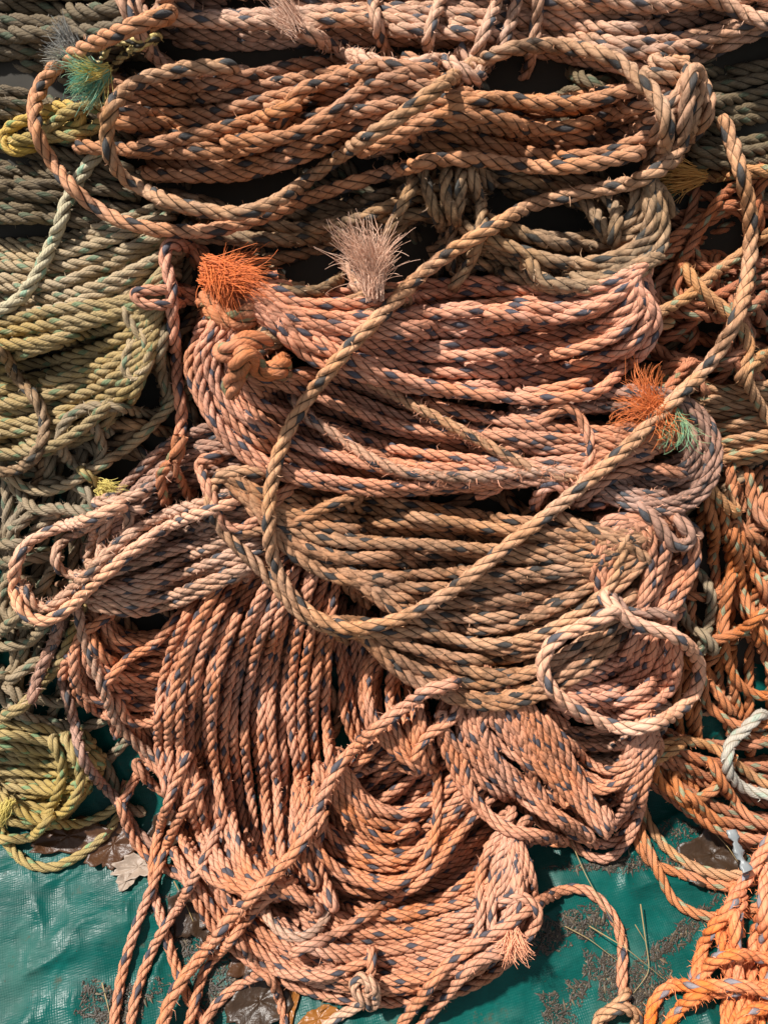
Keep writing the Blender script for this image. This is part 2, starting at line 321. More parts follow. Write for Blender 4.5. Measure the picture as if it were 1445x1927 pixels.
class Thing:
    def __init__(s, name, label, cat, pal, d, group=None, fuzz=1.0, q=1.0, hair=None):
        s.name, s.label, s.cat, s.pal, s.d, s.group, s.fuzz, s.q = name, label, cat, pal, d, group, fuzz, q
        s.parts = []; s.hair = hair; s.slim = .755 if 'coil' in name else .80; s.lift = 0.0
    def drape(s, pts, d, stiff=20, sink=0.0, tuck=(False, False), float_=0.0, rz=None, con=.9, selfx=True, settle=True):
        d = d*s.slim; sp = spline(pts); x, y, dh = sp[:, 0], sp[:, 1], sp[:, 2]
        ref = base_depth(x, y).mean(); R = d/2*ref/FPX if rz is None else rz
        h = np.empty(len(x)); lag = int(2.2*d/5)
        put = []
        for i in range(len(x)):
            h[i] = hm_need(x[i], y[i], d/2*con) - sink*d + float_*d
            if selfx and i >= lag:
                k = i - lag; hm_put_tmp(x[k], y[k], h[k], d/2, put)
        undo(put)
        if len(h) > 8:   # ignore lone spikes of contact
            k = 4; hp = np.pad(h, k, mode='edge'); med = np.median(np.stack([hp[j:j+len(h)] for j in range(2*k+1)]), axis=0); h = np.minimum(h, med + .35*d)
        req = h.copy()
        for _ in range(stiff):
            a = np.r_[h[0], h[:-1]]; b = np.r_[h[1:], h[-1]]
            h = np.maximum(req, .25*a + .5*h + .25*b)
        a = h.copy()
        for _ in range(4): a = .25*np.r_[a[0], a[:-1]] + .5*a + .25*np.r_[a[1:], a[-1]]
        h = a + dh*d
        if settle: h = np.where(h > 120, 120 + (h - 120)*.5, h)
        h = h + s.lift*d
        s.hm = max(getattr(s,'hm',0), h.max())
        for i in range(0, len(x)): hm_put(x[i], y[i], h[i], d/2)
        pp = np.stack([x, y, h], 1)
        for end in (0, 1):
            if not tuck[end]: continue
            e = pp[0] if end == 0 else pp[-1]; f = pp[min(4, len(pp)-1)] if end == 0 else pp[-min(5, len(pp))]
            t = (e - f)[:2]; t /= np.linalg.norm(t) + 1e-9
            g = np.array([t[0], t[1]])
            k = RNG.uniform(.6, 1.3); side = np.array([-t[1], t[0]])*RNG.uniform(-1.4, 1.4)*d
            T4 = [(*(e[:2] + g*d*.55*k), e[2] - d*.35), (*(e[:2] + g*d*.8*k + side*.3), e[2] - d*1.1), (*(e[:2] + g*d*.2 + side*.6), e[2] - d*1.9), (*(e[:2] - g*d*1.6 + side), e[2] - d*2.3)]
            T4 = np.array(T4)
            pp = np.vstack([T4[::-1], pp]) if end == 0 else np.vstack([pp, T4])
        # smooth-join
        if any(tuck):
            pp = resample(pp, 4.0)
            for _ in range(6): pp[1:-1] = .25*pp[:-2] + .5*pp[1:-1] + .25*pp[2:]
        pp[:, 2] = np.maximum(pp[:, 2], -1.5*d)
        return pix2world(pp[:, 0], pp[:, 1], pp[:, 2]), R, pp
    def rope(s, pts, part='rope_loop', d=None, tuck=(False, False), pal=None, fuzz=None, stiff=20, sink=0., float_=0., label=None, q=None, ends=(False, False), con=.86, selfx=True, settle=True):
        if isinstance(pts, str): pts = P(pts)
        d = d or s.d
        w, R, pp = s.drape(pts, d, stiff, sink, tuck, float_, None, con, selfx, settle)
        geo = rope_geo(w, R, q or s.q, s.fuzz if fuzz is None else fuzz, ends[0], ends[1])
        s.parts.append([part, geo, pal or s.pal, label, w]); return pp
    def bundle(s, top, bot, n, layers=1, wander=.28, tuck=(True, True), stiff=14, part='rope_loop', d=None, jit=1.2, gap=.82, seed=None, drop=0.0, con=.66, ej=.8, **kw):
        A = spline(P(top) if isinstance(top, str) else top, 6); B = spline(P(bot) if isinstance(bot, str) else bot, 6)
        K = 12; ta = np.linspace(0, 1, K)
        A = np.stack([np.interp(ta, np.linspace(0, 1, len(A)), A[:, k]) for k in range(3)], 1); B = np.stack([np.interp(ta, np.linspace(0, 1, len(B)), B[:, k]) for k in range(3)], 1)
        for L in range(layers):
            cnt = n if (layers - 1 - L) % 2 == 0 else max(1, n - 1)
            order = RNG.permutation(cnt)
            for i in order:
                f0 = (i + (.0 if cnt == n else .5))/max(1, n-1)
                if RNG.random() < drop: continue
                sl = RNG.normal(0, wander)/max(1, n-1)
                f = f0 + sl*(ta-.5)*2 + wander*.8/max(1, n-1)*np.sin(ta*RNG.uniform(2, 6) + RNG.uniform(0, 6))
                f = np.clip(f, -.04, 1.04)
                pts = A*(1-f[:, None]) + B*f[:, None] + np.c_[RNG.normal(0, jit*.5, K), RNG.normal(0, jit*.5, K), np.zeros(K)]
                e = RNG.uniform(-ej, ej, 2)*(s.d*.9)
                for end, sg in ((0, 1), (-1, -1)):
                    dr = pts[end] - pts[end + sg]; dr = dr/(np.linalg.norm(dr) + 1e-9); pts[end] = pts[end] + dr*e[end]*(1 if tuck[end] else 0)
                s.rope([tuple(v) for v in pts], part, d=d, tuck=tuck, stiff=stiff, con=con, selfx=False, **kw)
    def fray(s, x, y, dx, dy, length, n=140, spread=.5, fib='pink', rad=.00045, curl=.5, r0=.5, lift=.4, part='frayed_end', label=None, h=None, seg=12, gravity=0.0):
        d = s.d; h0 = (hm_need(x, y, d*.3) if h is None else h)
        b = pix2world(x, y, h0); Z = base_depth(x, y); px = Z/FPX
        g = RIGHT*dx - UP*dy; g = g/np.linalg.norm(g); side = np.cross(g, -FWD); out = -FWD
        paths = []
        clumps = [(RNG.normal(0, spread), RNG.normal(0, spread*.7), RNG.normal(0, curl*1.5, 3), RNG.uniform(-.7, .7), RNG.uniform(.6, 1.05), RNG.normal(0, curl*1.6, 3)) for _ in range(14)]
        for i in range(n):
            c = clumps[RNG.integers(0, 14)]; loose = RNG.random() < .25
            a1 = c[0] + RNG.normal(0, spread*(.35 if loose else .12)); a2 = lift*.6 + c[1]*.6 + RNG.normal(0, spread*.15)
            v = g + side*a1 + out*a2; v /= np.linalg.norm(v)
            p = b + g*RNG.uniform(-.5, .6)*d*px + (side*(c[3] + RNG.uniform(-.3, .3)) + out*RNG.uniform(-.9, .5))*d*r0*px; L = length*px*c[4]*RNG.uniform(.75, 1.1); pts = [p]
            b1 = c[2] + RNG.normal(0, curl*(.9 if loose else .35), 3); b2 = c[5] + RNG.normal(0, curl*(1.6 if loose else .6), 3); ph = RNG.uniform(0, 6.28); wv = RNG.normal(0, curl*.9, 3)
            for k in range(seg):
                q = k/seg; v = v + (b1*(1-q) + b2*q*1.4 + wv*math.sin(ph + q*7) + np.array([0, 0, -gravity]))/seg; v /= np.linalg.norm(v); p = p + v*L/seg; pts.append(p)
            paths.append(np.array(pts))
        V, F, uv = tube_geo(paths, rad)
        s.parts.append([part, (V, F, uv, np.ones(len(F), int)), ('fib', fib), label, V])
    def build(s):
        print(s.name, s.pal, 'parts', len(s.parts), 'hmax', round(max([getattr(s,'hm',0)]),0))
        allp = np.vstack([p[4] for p in s.parts])
        hairm = fibre_mat('hair_' + s.pal, (tuple(min(1, c*1.12+.05) for c in PAL[s.pal][0]), tuple(min(1, c*.9) for c in PAL[s.pal][1])))
        loc = np.array([allp[:, 0].mean(), allp[:, 1].mean(), max(0.0, allp[:, 2].min())])
        single = len(s.parts) == 1
        root = None
        if not single:
            root = bpy.data.objects.new(s.name, None); root.location = loc; SC.collection.objects.link(root); root.empty_display_size = .02
        last = None
        for part, (V, F, uv, mi), pal, label, _ in s.parts:
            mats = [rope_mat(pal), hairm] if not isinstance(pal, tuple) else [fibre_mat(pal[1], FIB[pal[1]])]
            if isinstance(pal, tuple): mi = mi*0
            fr = part == 'frayed_end' and last is not None   # a frayed end is a piece of its rope
            o = link_mesh(s.name if single else part, V, F, uv, mats, last if fr else root, loc, mi)
            if not fr: last = o
            if label and not single: o['label'] = label
            if single: root = o
        root['label'] = s.label; root['category'] = s.cat
        if s.group: root['group'] = s.group
        return root
def hm_put_tmp(x, y, h, r, put):
    dy, dx, s = disc(r)
    iy = np.clip(int(round((y+OY)/G)) + dy, 0, HM.shape[0]-1); ix = np.clip(int(round((x+OX)/G)) + dx, 0, HM.shape[1]-1)
    put.append((iy, ix, HM[iy, ix].copy())); HM[iy, ix] = np.maximum(HM[iy, ix], h + s)
def undo(put):
    for iy, ix, v in reversed(put): HM[iy, ix] = v

# ---------------------------------------------------------------- setting: ground, tarpaulin, litter
exec_parts = []
Y0 = None
def heap_profile():
    v = np.linspace(2300, -360, 260); w = pix2world(np.full_like(v, CX), v, 0.0)
    return w[:, 1], w[:, 2]
HY, HZ = heap_profile()
def surf_z(y):
    z = np.interp(y, HY, HZ, left=0.0, right=HZ[-1]); return np.maximum(z, 0)
def vnoise(x, y, sc, seed):
    r = np.random.default_rng(seed); g = r.random((64, 64))
    u = x*sc + 13.7; v = y*sc + 7.3; i = np.floor(u).astype(int); j = np.floor(v).astype(int); fu = u-i; fv = v-j
    fu = fu*fu*(3-2*fu); fv = fv*fv*(3-2*fv); g_ = lambda a, b: g[a % 64, b % 64]
    return (g_(i, j)*(1-fu)+g_(i+1, j)*fu)*(1-fv) + (g_(i, j+1)*(1-fu)+g_(i+1, j+1)*fu)*fv
def tarp_bump(x, y):
    a = .50; xr = x*math.cos(a) + y*math.sin(a); yr = -x*math.sin(a) + y*math.cos(a)
    wx = x + .05*vnoise(x, y, 6, 3); n1 = vnoise(xr*.7, yr*2.2, 5.0, 1); n2 = vnoise(wx, y, 14, 2); n3 = vnoise(xr, yr*2.5, 22, 5)
    rid = 1 - np.abs(vnoise(xr*.6, yr*1.7 + .12*n2, 9.0, 9)*2 - 1); rid2 = 1 - np.abs(vnoise(yr*.9, xr*1.2, 16.0, 11)*2 - 1)
    return .022*n1 + .007*n2 + .002*n3 + .008*rid**6 + .0035*rid2**6 + .0015*(1 - np.abs(vnoise(xr*1.3, yr, 31.0, 15)*2 - 1))**5
gx = np.unique(np.r_[np.linspace(-1.3, -.62, 40), np.linspace(-.62, .62, 400), np.linspace(.62, 1.3, 40)])
gy = np.unique(np.r_[np.linspace(-.35, .02, 30), np.linspace(.02, .75, 260), np.linspace(.75, 2.2, 120)])
XX, YY = np.meshgrid(gx, gy)
ZZ = surf_z(YY) + tarp_bump(XX, YY)*np.clip(1 - (YY-.50)/.4, .25, 1) - .010
ny, nx = XX.shape; i = np.arange(ny-1)[:, None]; j = np.arange(nx-1)[None]
TF = np.stack([i*nx+j, i*nx+j+1, (i+1)*nx+j+1, (i+1)*nx+j], -1).reshape(-1, 4)
tm, t, b = new_mat('tarpaulin')
geo = N(t, 'ShaderNodeNewGeometry'); pos = geo.outputs['Position']
n1 = NOISE(t, pos, 11, 5, .65); n2 = NOISE(t, pos, 38, 5, .7); n3 = NOISE(t, pos, 240, 3, .7); n4 = NOISE(t, pos, 5, 4, .6)
mp = N(t, 'ShaderNodeMapping'); mp.inputs['Rotation'].default_value = (0, 0, .5); t.links.new(pos, mp.inputs[0])
sp = N(t, 'ShaderNodeSeparateXYZ'); t.links.new(mp.outputs[0], sp.inputs[0])
wxx = M_(t, 'SINE', M_(t, 'MULTIPLY', sp.outputs[0], 1500)); wyy = M_(t, 'SINE', M_(t, 'MULTIPLY', sp.outputs[1], 1500))
weave = M_(t, 'MULTIPLY', wxx, wyy)
mp2 = N(t, 'ShaderNodeMapping'); mp2.inputs['Rotation'].default_value = (0, 0, .5); mp2.inputs['Scale'].default_value = (18, 260, 18); t.links.new(pos, mp2.inputs[0])
tape = NOISE(t, mp2.outputs[0], 1.0, 2)
col = MIX(t, RAMP(t, n1, .35, .65), (.001, .038, .032), (.002, .068, .057))
col = MIX(t, M_(t, 'MULTIPLY', tape, .35), col, (.003, .12, .10))
haz = M_(t, 'MULTIPLY', RAMP(t, n4, .54, .64), M_(t, 'ADD', M_(t, 'MULTIPLY', n2, .9), .05))
haz = M_(t, 'MULTIPLY', haz, M_(t, 'ADD', M_(t, 'MULTIPLY', RAMP(t, weave, -.5, .8), .4), .6))
col = MIX(t, haz, col, (.05, .12, .098))
mud = M_(t, 'MULTIPLY', RAMP(t, M_(t, 'ADD', M_(t, 'MULTIPLY', n2, .55), M_(t, 'MULTIPLY', n1, .5)), .60, .68), .8)
col = MIX(t, mud, col, (.055, .052, .032))
spk = RAMP(t, n3, .66, .72); col = MIX(t, M_(t, 'MULTIPLY', spk, .8), col, (.03, .028, .018))
t.links.new(col, b.inputs['Base Color'])
ro = M_(t, 'ADD', M_(t, 'MULTIPLY', haz, .35), M_(t, 'ADD', M_(t, 'MULTIPLY', RAMP(t, n2, .35, .65), .25), .30)); t.links.new(ro, b.inputs['Roughness']); b.inputs['Specular IOR Level'].default_value = .17
bp = N(t, 'ShaderNodeBump'); bp.inputs['Strength'].default_value = .6; bp.inputs['Distance'].default_value = .0007
t.links.new(M_(t, 'ADD', M_(t, 'ADD', M_(t, 'MULTIPLY', weave, .2), tape), M_(t, 'MULTIPLY', n2, 2.5)), bp.inputs['Height']); t.links.new(bp.outputs[0], b.inputs['Normal'])
o = link_mesh('tarpaulin', np.stack([XX, YY, ZZ], -1).reshape(-1, 3), TF, None, [tm])
o['label'] = 'creased wet green tarpaulin spread on the ground under the ropes'; o['category'] = 'tarpaulin'
gm, t, b = new_mat('soil')  # ground soil; near black so the added backing passes for shade in rope gaps
geo = N(t, 'ShaderNodeNewGeometry'); a1 = NOISE(t, geo.outputs['Position'], 8, 6, .7); a2 = NOISE(t, geo.outputs['Position'], 120, 4, .7)
t.links.new(MIX(t, a1, MIX(t, a2, (.012, .009, .006), (.035, .026, .016)), (.02, .018, .010)), b.inputs['Base Color']); b.inputs['Roughness'].default_value = .8
ga = np.linspace(-30, 30, 61); GXX, GYY = np.meshgrid(ga, ga); i = np.arange(60)[:, None]; j = np.arange(60)[None]
o = link_mesh('ground', np.stack([GXX, GYY, GXX*0 - .035], -1).reshape(-1, 3), np.stack([i*61+j, i*61+j+1, (i+1)*61+j+1, (i+1)*61+j], -1).reshape(-1, 4), None, [gm]); o['kind'] = 'structure'
bx_ = np.linspace(-1.6, 1.6, 160); bv = np.linspace(1330, -360, 140); by_ = np.interp(0, [0], [0]) + pix2world(np.full(140, CX), bv, 0.0)[:, 1]
BX, BY = np.meshgrid(bx_, by_); BZ = surf_z(BY) + .022*vnoise(BX, BY, 9, 21) + .008*vnoise(BX, BY, 40, 22) - .006*0 - .020*np.clip((by_[0] + .06 - BY)/.06, 0, 1)
i = np.arange(139)[:, None]; j = np.arange(159)[None]
o = link_mesh('dark_gap_backing', np.stack([BX, BY, BZ], -1).reshape(-1, 3), np.stack([i*160+j, i*160+j+1, (i+1)*160+j+1, (i+1)*160+j], -1).reshape(-1, 4), None, [gm]); o['kind'] = 'structure'  # added dark sheet behind the ropes, makes gaps between them read as deep shade
yy_, xx_ = np.mgrid[0:HM.shape[0], 0:HM.shape[1]]; PX_ = xx_*G - OX; PY_ = yy_*G - OY
w_ = pix2world(PX_, PY_, 0.0); tz_ = surf_z(w_[..., 1]) + tarp_bump(w_[..., 0], w_[..., 1])*np.clip(1 - (w_[..., 1]-.50)/.4, .25, 1) - .010
dz_ = w_[..., 2] - HCAM; HM[:] = np.clip((tz_ - w_[..., 2])/np.abs(dz_)*FPX, -10, 60)

THINGS = []
def thing(*a, **k):
    t = Thing(*a, **k); THINGS.append(t); return t
NO = (False, False); TT = (True, True); TF_ = (True, False); FT = (False, True)
CG = 'rope coils stacked in the heap'; LG = 'loose ropes lying over the heap'; TG = 'loose tangled ropes around the coils'
def tangle(t, x0, y0, x1, y1, n, rmin, rmax, seed, asp=1.6, rot=0.0, **kw):
    r = np.random.default_rng(seed)
    for _ in range(n):
        cx, cy = r.uniform(x0, x1), r.uniform(y0, y1); R1 = r.uniform(rmin, rmax); R2 = R1*r.uniform(.5, asp*.6); a0 = r.uniform(0, 6.28); sw = r.uniform(2.2, 4.6)*r.choice([-1, 1]); ph = rot + r.normal(0, .5)
        pts = []
        for k in range(9):
            a = a0 + sw*k/8; g = 1 + .12*math.sin(k*1.3 + cx)
            ex, ey = R1*g*math.cos(a), R2*g*math.sin(a)
            pts.append((cx + ex*math.cos(ph) - ey*math.sin(ph), cy + ex*math.sin(ph) + ey*math.cos(ph)))
        t.rope(pts, 'rope_loop', tuck=TT, stiff=12, **kw)

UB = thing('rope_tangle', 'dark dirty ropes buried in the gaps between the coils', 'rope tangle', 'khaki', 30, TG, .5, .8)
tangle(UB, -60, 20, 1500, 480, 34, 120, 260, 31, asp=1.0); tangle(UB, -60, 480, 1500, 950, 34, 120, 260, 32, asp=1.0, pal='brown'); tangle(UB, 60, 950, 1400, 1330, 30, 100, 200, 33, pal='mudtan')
# ---- far background coils
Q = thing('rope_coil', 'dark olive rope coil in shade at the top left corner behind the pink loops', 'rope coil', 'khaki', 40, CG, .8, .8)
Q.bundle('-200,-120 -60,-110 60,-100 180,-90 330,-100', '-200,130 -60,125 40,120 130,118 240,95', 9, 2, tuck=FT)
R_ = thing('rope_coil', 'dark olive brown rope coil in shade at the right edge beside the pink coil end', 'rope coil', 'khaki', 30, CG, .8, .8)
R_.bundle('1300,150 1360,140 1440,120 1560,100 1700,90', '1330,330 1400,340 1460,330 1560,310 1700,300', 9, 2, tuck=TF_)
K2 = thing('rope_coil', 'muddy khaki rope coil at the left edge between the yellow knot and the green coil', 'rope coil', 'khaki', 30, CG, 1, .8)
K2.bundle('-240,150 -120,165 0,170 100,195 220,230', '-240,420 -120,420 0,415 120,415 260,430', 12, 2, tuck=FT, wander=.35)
LT = thing('rope_tangle', 'grey green rope tangle hanging in shade at the left edge below the green coil', 'rope tangle', 'grey', 27, TG, 1.6, .8)
LT.bundle('-120,860 -100,1000 -120,1150 -110,1300 -130,1420', '200,880 190,1000 170,1120 150,1240 120,1350', 9, 1, wander=.6, tuck=TT)
tangle(LT, -100, 920, 170, 1330, 18, 60, 150, 5)
NT = thing('rope_tangle', 'dull red orange rope tangle with green flecks in shade right of the pink coils', 'rope tangle', 'redorange', 25, TG, 1, .8)
NT.bundle('1180,400 1300,380 1420,390 1600,380', '1220,720 1340,730 1450,720 1650,700', 14, 1, tuck=TT, wander=.5)
tangle(NT, 1200, 360, 1560, 720, 30, 60, 140, 11, rot=-.6)
NT2 = thing('rope_coil', 'brown and orange rope coil of level turns at the right edge below the red tangle', 'rope coil', 'brownorange', 25, CG, 1, .8)
NT2.bundle('1230,730 1330,735 1400,730 1500,715 1680,700', '1250,900 1340,890 1400,870 1500,850 1680,840', 10, 2, tuck=TF_)
OT = thing('rope_tangle', 'orange rope tangle with green flecks drooping in long loops down the right edge', 'rope tangle', 'orange', 24, TG, 1, .9)
OT.bundle('1200,900 1220,1050 1240,1180 1220,1300 1230,1380', '1620,900 1600,1050 1580,1180 1600,1300 1620,1400', 15, 1, tuck=TT, wander=.6)
tangle(OT, 1290, 920, 1560, 1330, 12, 60, 150, 21, rot=1.2)
OT.bundle('1215,1370 1300,1400 1400,1410 1500,1400 1650,1390', '1230,1480 1300,1530 1400,1590 1500,1610 1650,1600', 10, 2, tuck=TF_, wander=.8, pal='redorange')
for s in ['1378,930 1380,960 1395,995 1445,1022 1500,1030', '1360,960 1367,995 1378,1064 1364,1116 1357,1185 1372,1205 1385,1180', '1391,1005 1412,1064 1440,1116 1470,1180 1520,1250',
          '1380,1000 1388,1047 1398,1116 1423,1168 1450,1210 1520,1260', '1375,1090 1367,1133 1362,1190 1367,1237 1391,1289 1429,1309 1480,1306 1540,1290',
          '1440,950 1455,1000 1475,1060 1500,1120', '1410,900 1420,960 1450,990 1500,1000', '1310,880 1330,940 1345,1000 1340,1060',
          '1322,1278 1329,1323 1360,1351 1402,1368 1450,1361 1520,1340', '1258,1240 1290,1210 1340,1205 1390,1190 1440,1150',
          '1210,1450 1239,1406 1291,1396 1343,1408 1400,1450 1450,1480 1520,1500', '1229,1440 1240,1470 1291,1514 1343,1558 1395,1576 1445,1583 1520,1580',
          '1270,1470 1294,1507 1343,1486 1367,1448 1380,1420', '1300,1500 1343,1540 1400,1553 1445,1555 1520,1550', '1340,1440 1370,1490 1400,1530 1460,1560 1520,1570',
          '1194,1500 1192,1560 1222,1621 1274,1642 1371,1669 1440,1650', '1205,1560 1239,1642 1270,1697 1312,1721 1353,1728 1410,1715 1460,1690',
          '1270,1410 1225,1438 1205,1470 1205,1503 1218,1545 1250,1593 1291,1624 1343,1645 1395,1648 1445,1630 1500,1600']:
    OT.rope(s, tuck=TF_, stiff=16, pal='brownorange' if s.startswith('1270,1410') or s.startswith('1210,1450') else None)
PL = thing('loose_rope', 'pale greyish rope loop standing left of the orange hanging loops beside the brown coil', 'rope', 'grey', 24, LG, 1.5)
PL.rope('1255,1200 1263,1154 1270,1098 1291,1074 1319,1081 1339,1123 1333,1175 1322,1215', tuck=TT)
PL.rope('1290,1085 1279,1120 1284,1155 1300,1181 1325,1195 1340,1215', tuck=TT)
WR = thing('loose_rope', 'off white rope bend at the right edge below the orange loops', 'rope', 'white', 26, LG, 1.5)
WR.rope('1425,1350 1400,1375 1376,1399 1367,1437 1376,1462 1400,1484 1445,1496 1500,1500', 'rope', tuck=TF_)

# ---- green left coil
K = thing('rope_coil', 'large grey green rope coil of many level turns filling the left side', 'rope coil', 'green', 29, CG, .7, .9)
K.bundle('-240,440 -120,450 0,455 100,455 200,430 300,395', '-240,640 -120,640 0,635 100,625 200,590 320,520', 12, 2, tuck=FT, wander=.32)
K.bundle('-240,610 -120,620 0,610 100,590 200,575 260,560 300,520', '-240,860 -120,862 0,860 100,845 180,805 250,740 290,640', 13, 2, tuck=FT, wander=.35, pal='olive')
K.rope('360,480 346,545 314,615 301,674 306,710 315,745 302,776 275,779 220,765 160,768 122,795 112,830 128,865 158,882 185,872 192,838 176,800', 'loose_end', d=27, fuzz=1.8, pal='grey', tuck=TT)
K.rope('-40,850 0,853 69,847 121,829 173,791 200,765', d=27, tuck=FT, pal='olive')
K.rope('14,895 52,919 97,923 156,895 242,840 311,774 345,730', d=27, tuck=TT)
K.rope('235,585 249,611 277,646 276,690 250,712 236,690 248,650', d=28, tuck=TT, fuzz=1.6)
K.rope('-60,650 0,660 28,705 62,743 83,791 75,843 42,878 0,888 -60,890', d=29, tuck=NO, pal='brown', fuzz=2)
LT2 = thing('rope_tangle', 'weathered grey rope with a blunt cut end trailing down the left side to the tarpaulin', 'rope', 'grey', 27, TG, 1.5)
LT2.rope('-60,1270 10,1318 45,1349 114,1366 166,1404 197,1437 215,1480 235,1518 275,1532', 'rope', tuck=NO, ends=(False, True))
YG = thing('loose_rope', 'yellow green rope strand slanting down across the grey tangle at the left', 'rope', 'olive', 27, LG, 1)
YG.rope('150,1150 138,1185 114,1244 80,1285 45,1327 0,1350 -60,1370', 'rope', tuck=TF_)
FZ = thing('loose_rope', 'short fuzzy pinkish brown rope hanging below the grey pink loop', 'rope', 'mauve', 27, LG, 5)
FZ.rope('112,1150 104,1200 76,1262 58,1325', 'rope', tuck=TF_, ends=(False, True))

# ---- yellow coil bottom left
MY = thing('rope_coil', 'yellow olive rope coil at the bottom left on the green tarpaulin', 'rope coil', 'yellow', 24, CG, .8)
MY.bundle('-160,1360 -60,1370 40,1372 120,1385 175,1410', '-160,1530 -60,1540 20,1545 100,1548 150,1500', 10, 2, tuck=FT, wander=.4)
MY.rope('-60,1450 0,1490 30,1518 80,1542 122,1528 150,1480 145,1430 128,1400', tuck=TT)
MY.rope('100,1400 118,1440 110,1490 92,1525', tuck=TT)
MY.rope('-60,1480 0,1500 60,1540 140,1552 205,1528 240,1490', tuck=FT)
MY.rope('-30,1530 0,1560 22,1600 52,1625 95,1633 150,1610 200,1570 218,1545', tuck=TT, float_=.05)
MY.rope('10,1580 60,1575 90,1545', tuck=TT)
MY.fray(12, 1515, -.5, .9, 60, 110, .45, 'yellow', curl=.8)

# ---- coil on the tarpaulin at the bottom
T0 = thing('loose_rope', 'thin pinkish rope doubled down the left flank from the hanging coil to the tarpaulin', 'rope', 'mauve', 24, LG, 1.4)
T0.rope('120,1290 140,1360 156,1427 187,1472 215,1500 235,1530 262,1570 300,1592 335,1560 355,1525', tuck=TT)
T0.rope('236,1500 262,1455 290,1440', tuck=TT, pal='salmon'); T0.rope('262,1450 290,1480 322,1495 370,1500', tuck=TT, pal='salmon')
T0.rope('228,1520 250,1578 290,1622 345,1652 400,1690', tuck=TT, pal='salmon')
J = thing('rope_coil', 'salmon rope coil with dark flecks lying lowest on the tarpaulin under the hanging coils', 'rope coil', 'salmon', 24, CG, .7)
J.bundle('560,1500 640,1560 740,1600 840,1560 920,1500', '500,1620 600,1690 720,1700 850,1680 940,1600', 8, 2)
J.bundle('480,1640 560,1700 680,1725 800,1700 890,1650 940,1580', '345,1630 375,1700 440,1780 540,1845 680,1880 820,1875 930,1830 995,1755 1005,1670 970,1570', 14, 2, wander=.45)
J.bundle('620,1700 720,1730 830,1715 900,1680 940,1620', '450,1750 540,1820 680,1850 820,1845 920,1800 975,1720 975,1640', 9, 1, wander=.6)
J.rope('960,1540 915,1610 902,1660 905,1720 895,1770', 'lashing', tuck=TT); J.rope('985,1550 935,1620 925,1680 925,1750', 'lashing', tuck=TT)
J.rope('330,1610 380,1680 430,1750 500,1820 600,1838 640,1830 690,1810', tuck=TT)
J.rope('560,1790 620,1765 700,1718 780,1670 860,1590 893,1520 898,1480', tuck=TT)
J.rope('495,1680 500,1720 530,1755 565,1765 600,1748 622,1700 632,1650', tuck=TT, pal='dusty', fuzz=1.5)
J.rope('700,1800 698,1830 688,1850', 'lashing', tuck=TT)
J.rope('610,1935 640,1912 680,1888 695,1860 680,1840 665,1855 680,1880 702,1895 706,1862 690,1840', 'knot', d=25, tuck=NO, pal='dusty')
# ---- hanging coil, left lobe
HL = thing('rope_coil', 'salmon rope coil with short turned back loops left of the long hanging turns', 'rope coil', 'salmon', 25, CG, .7)
HL.bundle('300,1360 330,1400 350,1460 370,1500 400,1540', '220,1350 250,1400 290,1440 330,1480 350,1500', 4, 2)
HL.bundle('195,1160 225,1195 290,1195 350,1165 420,1130', '140,1245 148,1300 200,1340 280,1345 340,1320 400,1290', 9, 2, wander=.5)
HL.rope('195,1165 150,1200 140,1240 150,1295 185,1318 230,1312', tuck=TT)
HL.rope('420,1060 370,1120 325,1172 290,1212 242,1240 200,1284', tuck=TT)
HL.rope('225,1325 240,1355 275,1362 310,1345 330,1300', tuck=TT)
HL.rope('130,1130 145,1147 156,1195 180,1258 201,1313 225,1368 270,1410 329,1451 390,1480', 'rope_loop', tuck=TT, fuzz=3, pal='dusty', d=25)
# ---- hanging coil
H = thing('rope_coil', 'salmon rope coil hanging in long steep turns over the lowest coil', 'rope coil', 'salmon', 24, CG, .6)
H.lift = 0.3
H.bundle('620,1150 640,1260 650,1350 690,1430', '720,1150 710,1280 720,1360 760,1430', 6, 1)
H.bundle('640,1440 700,1400 770,1350', '700,1560 800,1500 920,1420', 9, 2, wander=.6)
H.bundle('640,1440 690,1500 745,1522 800,1500 850,1460 870,1390', '545,1570 600,1640 690,1675 770,1670 830,1610 885,1540 940,1480 965,1400', 9, 2, wander=.5)
H.rope('600,1190 606,1289 619,1375 632,1445 660,1500 690,1530', tuck=TT)
H.bundle('470,1010 400,1085 345,1180 310,1290 303,1400 318,1500 350,1600 420,1670 480,1680', '650,1060 628,1170 612,1290 608,1380 612,1460 602,1540 590,1610 610,1660', 16, 2, wander=.38, stiff=12, ej=3.2)
H.rope('574,1560 602,1607 664,1652 730,1668 782,1641 812,1593 822,1530 822,1462', tuck=TT)
H.rope('600,1450 640,1520 690,1560 730,1580 770,1560', tuck=TT)
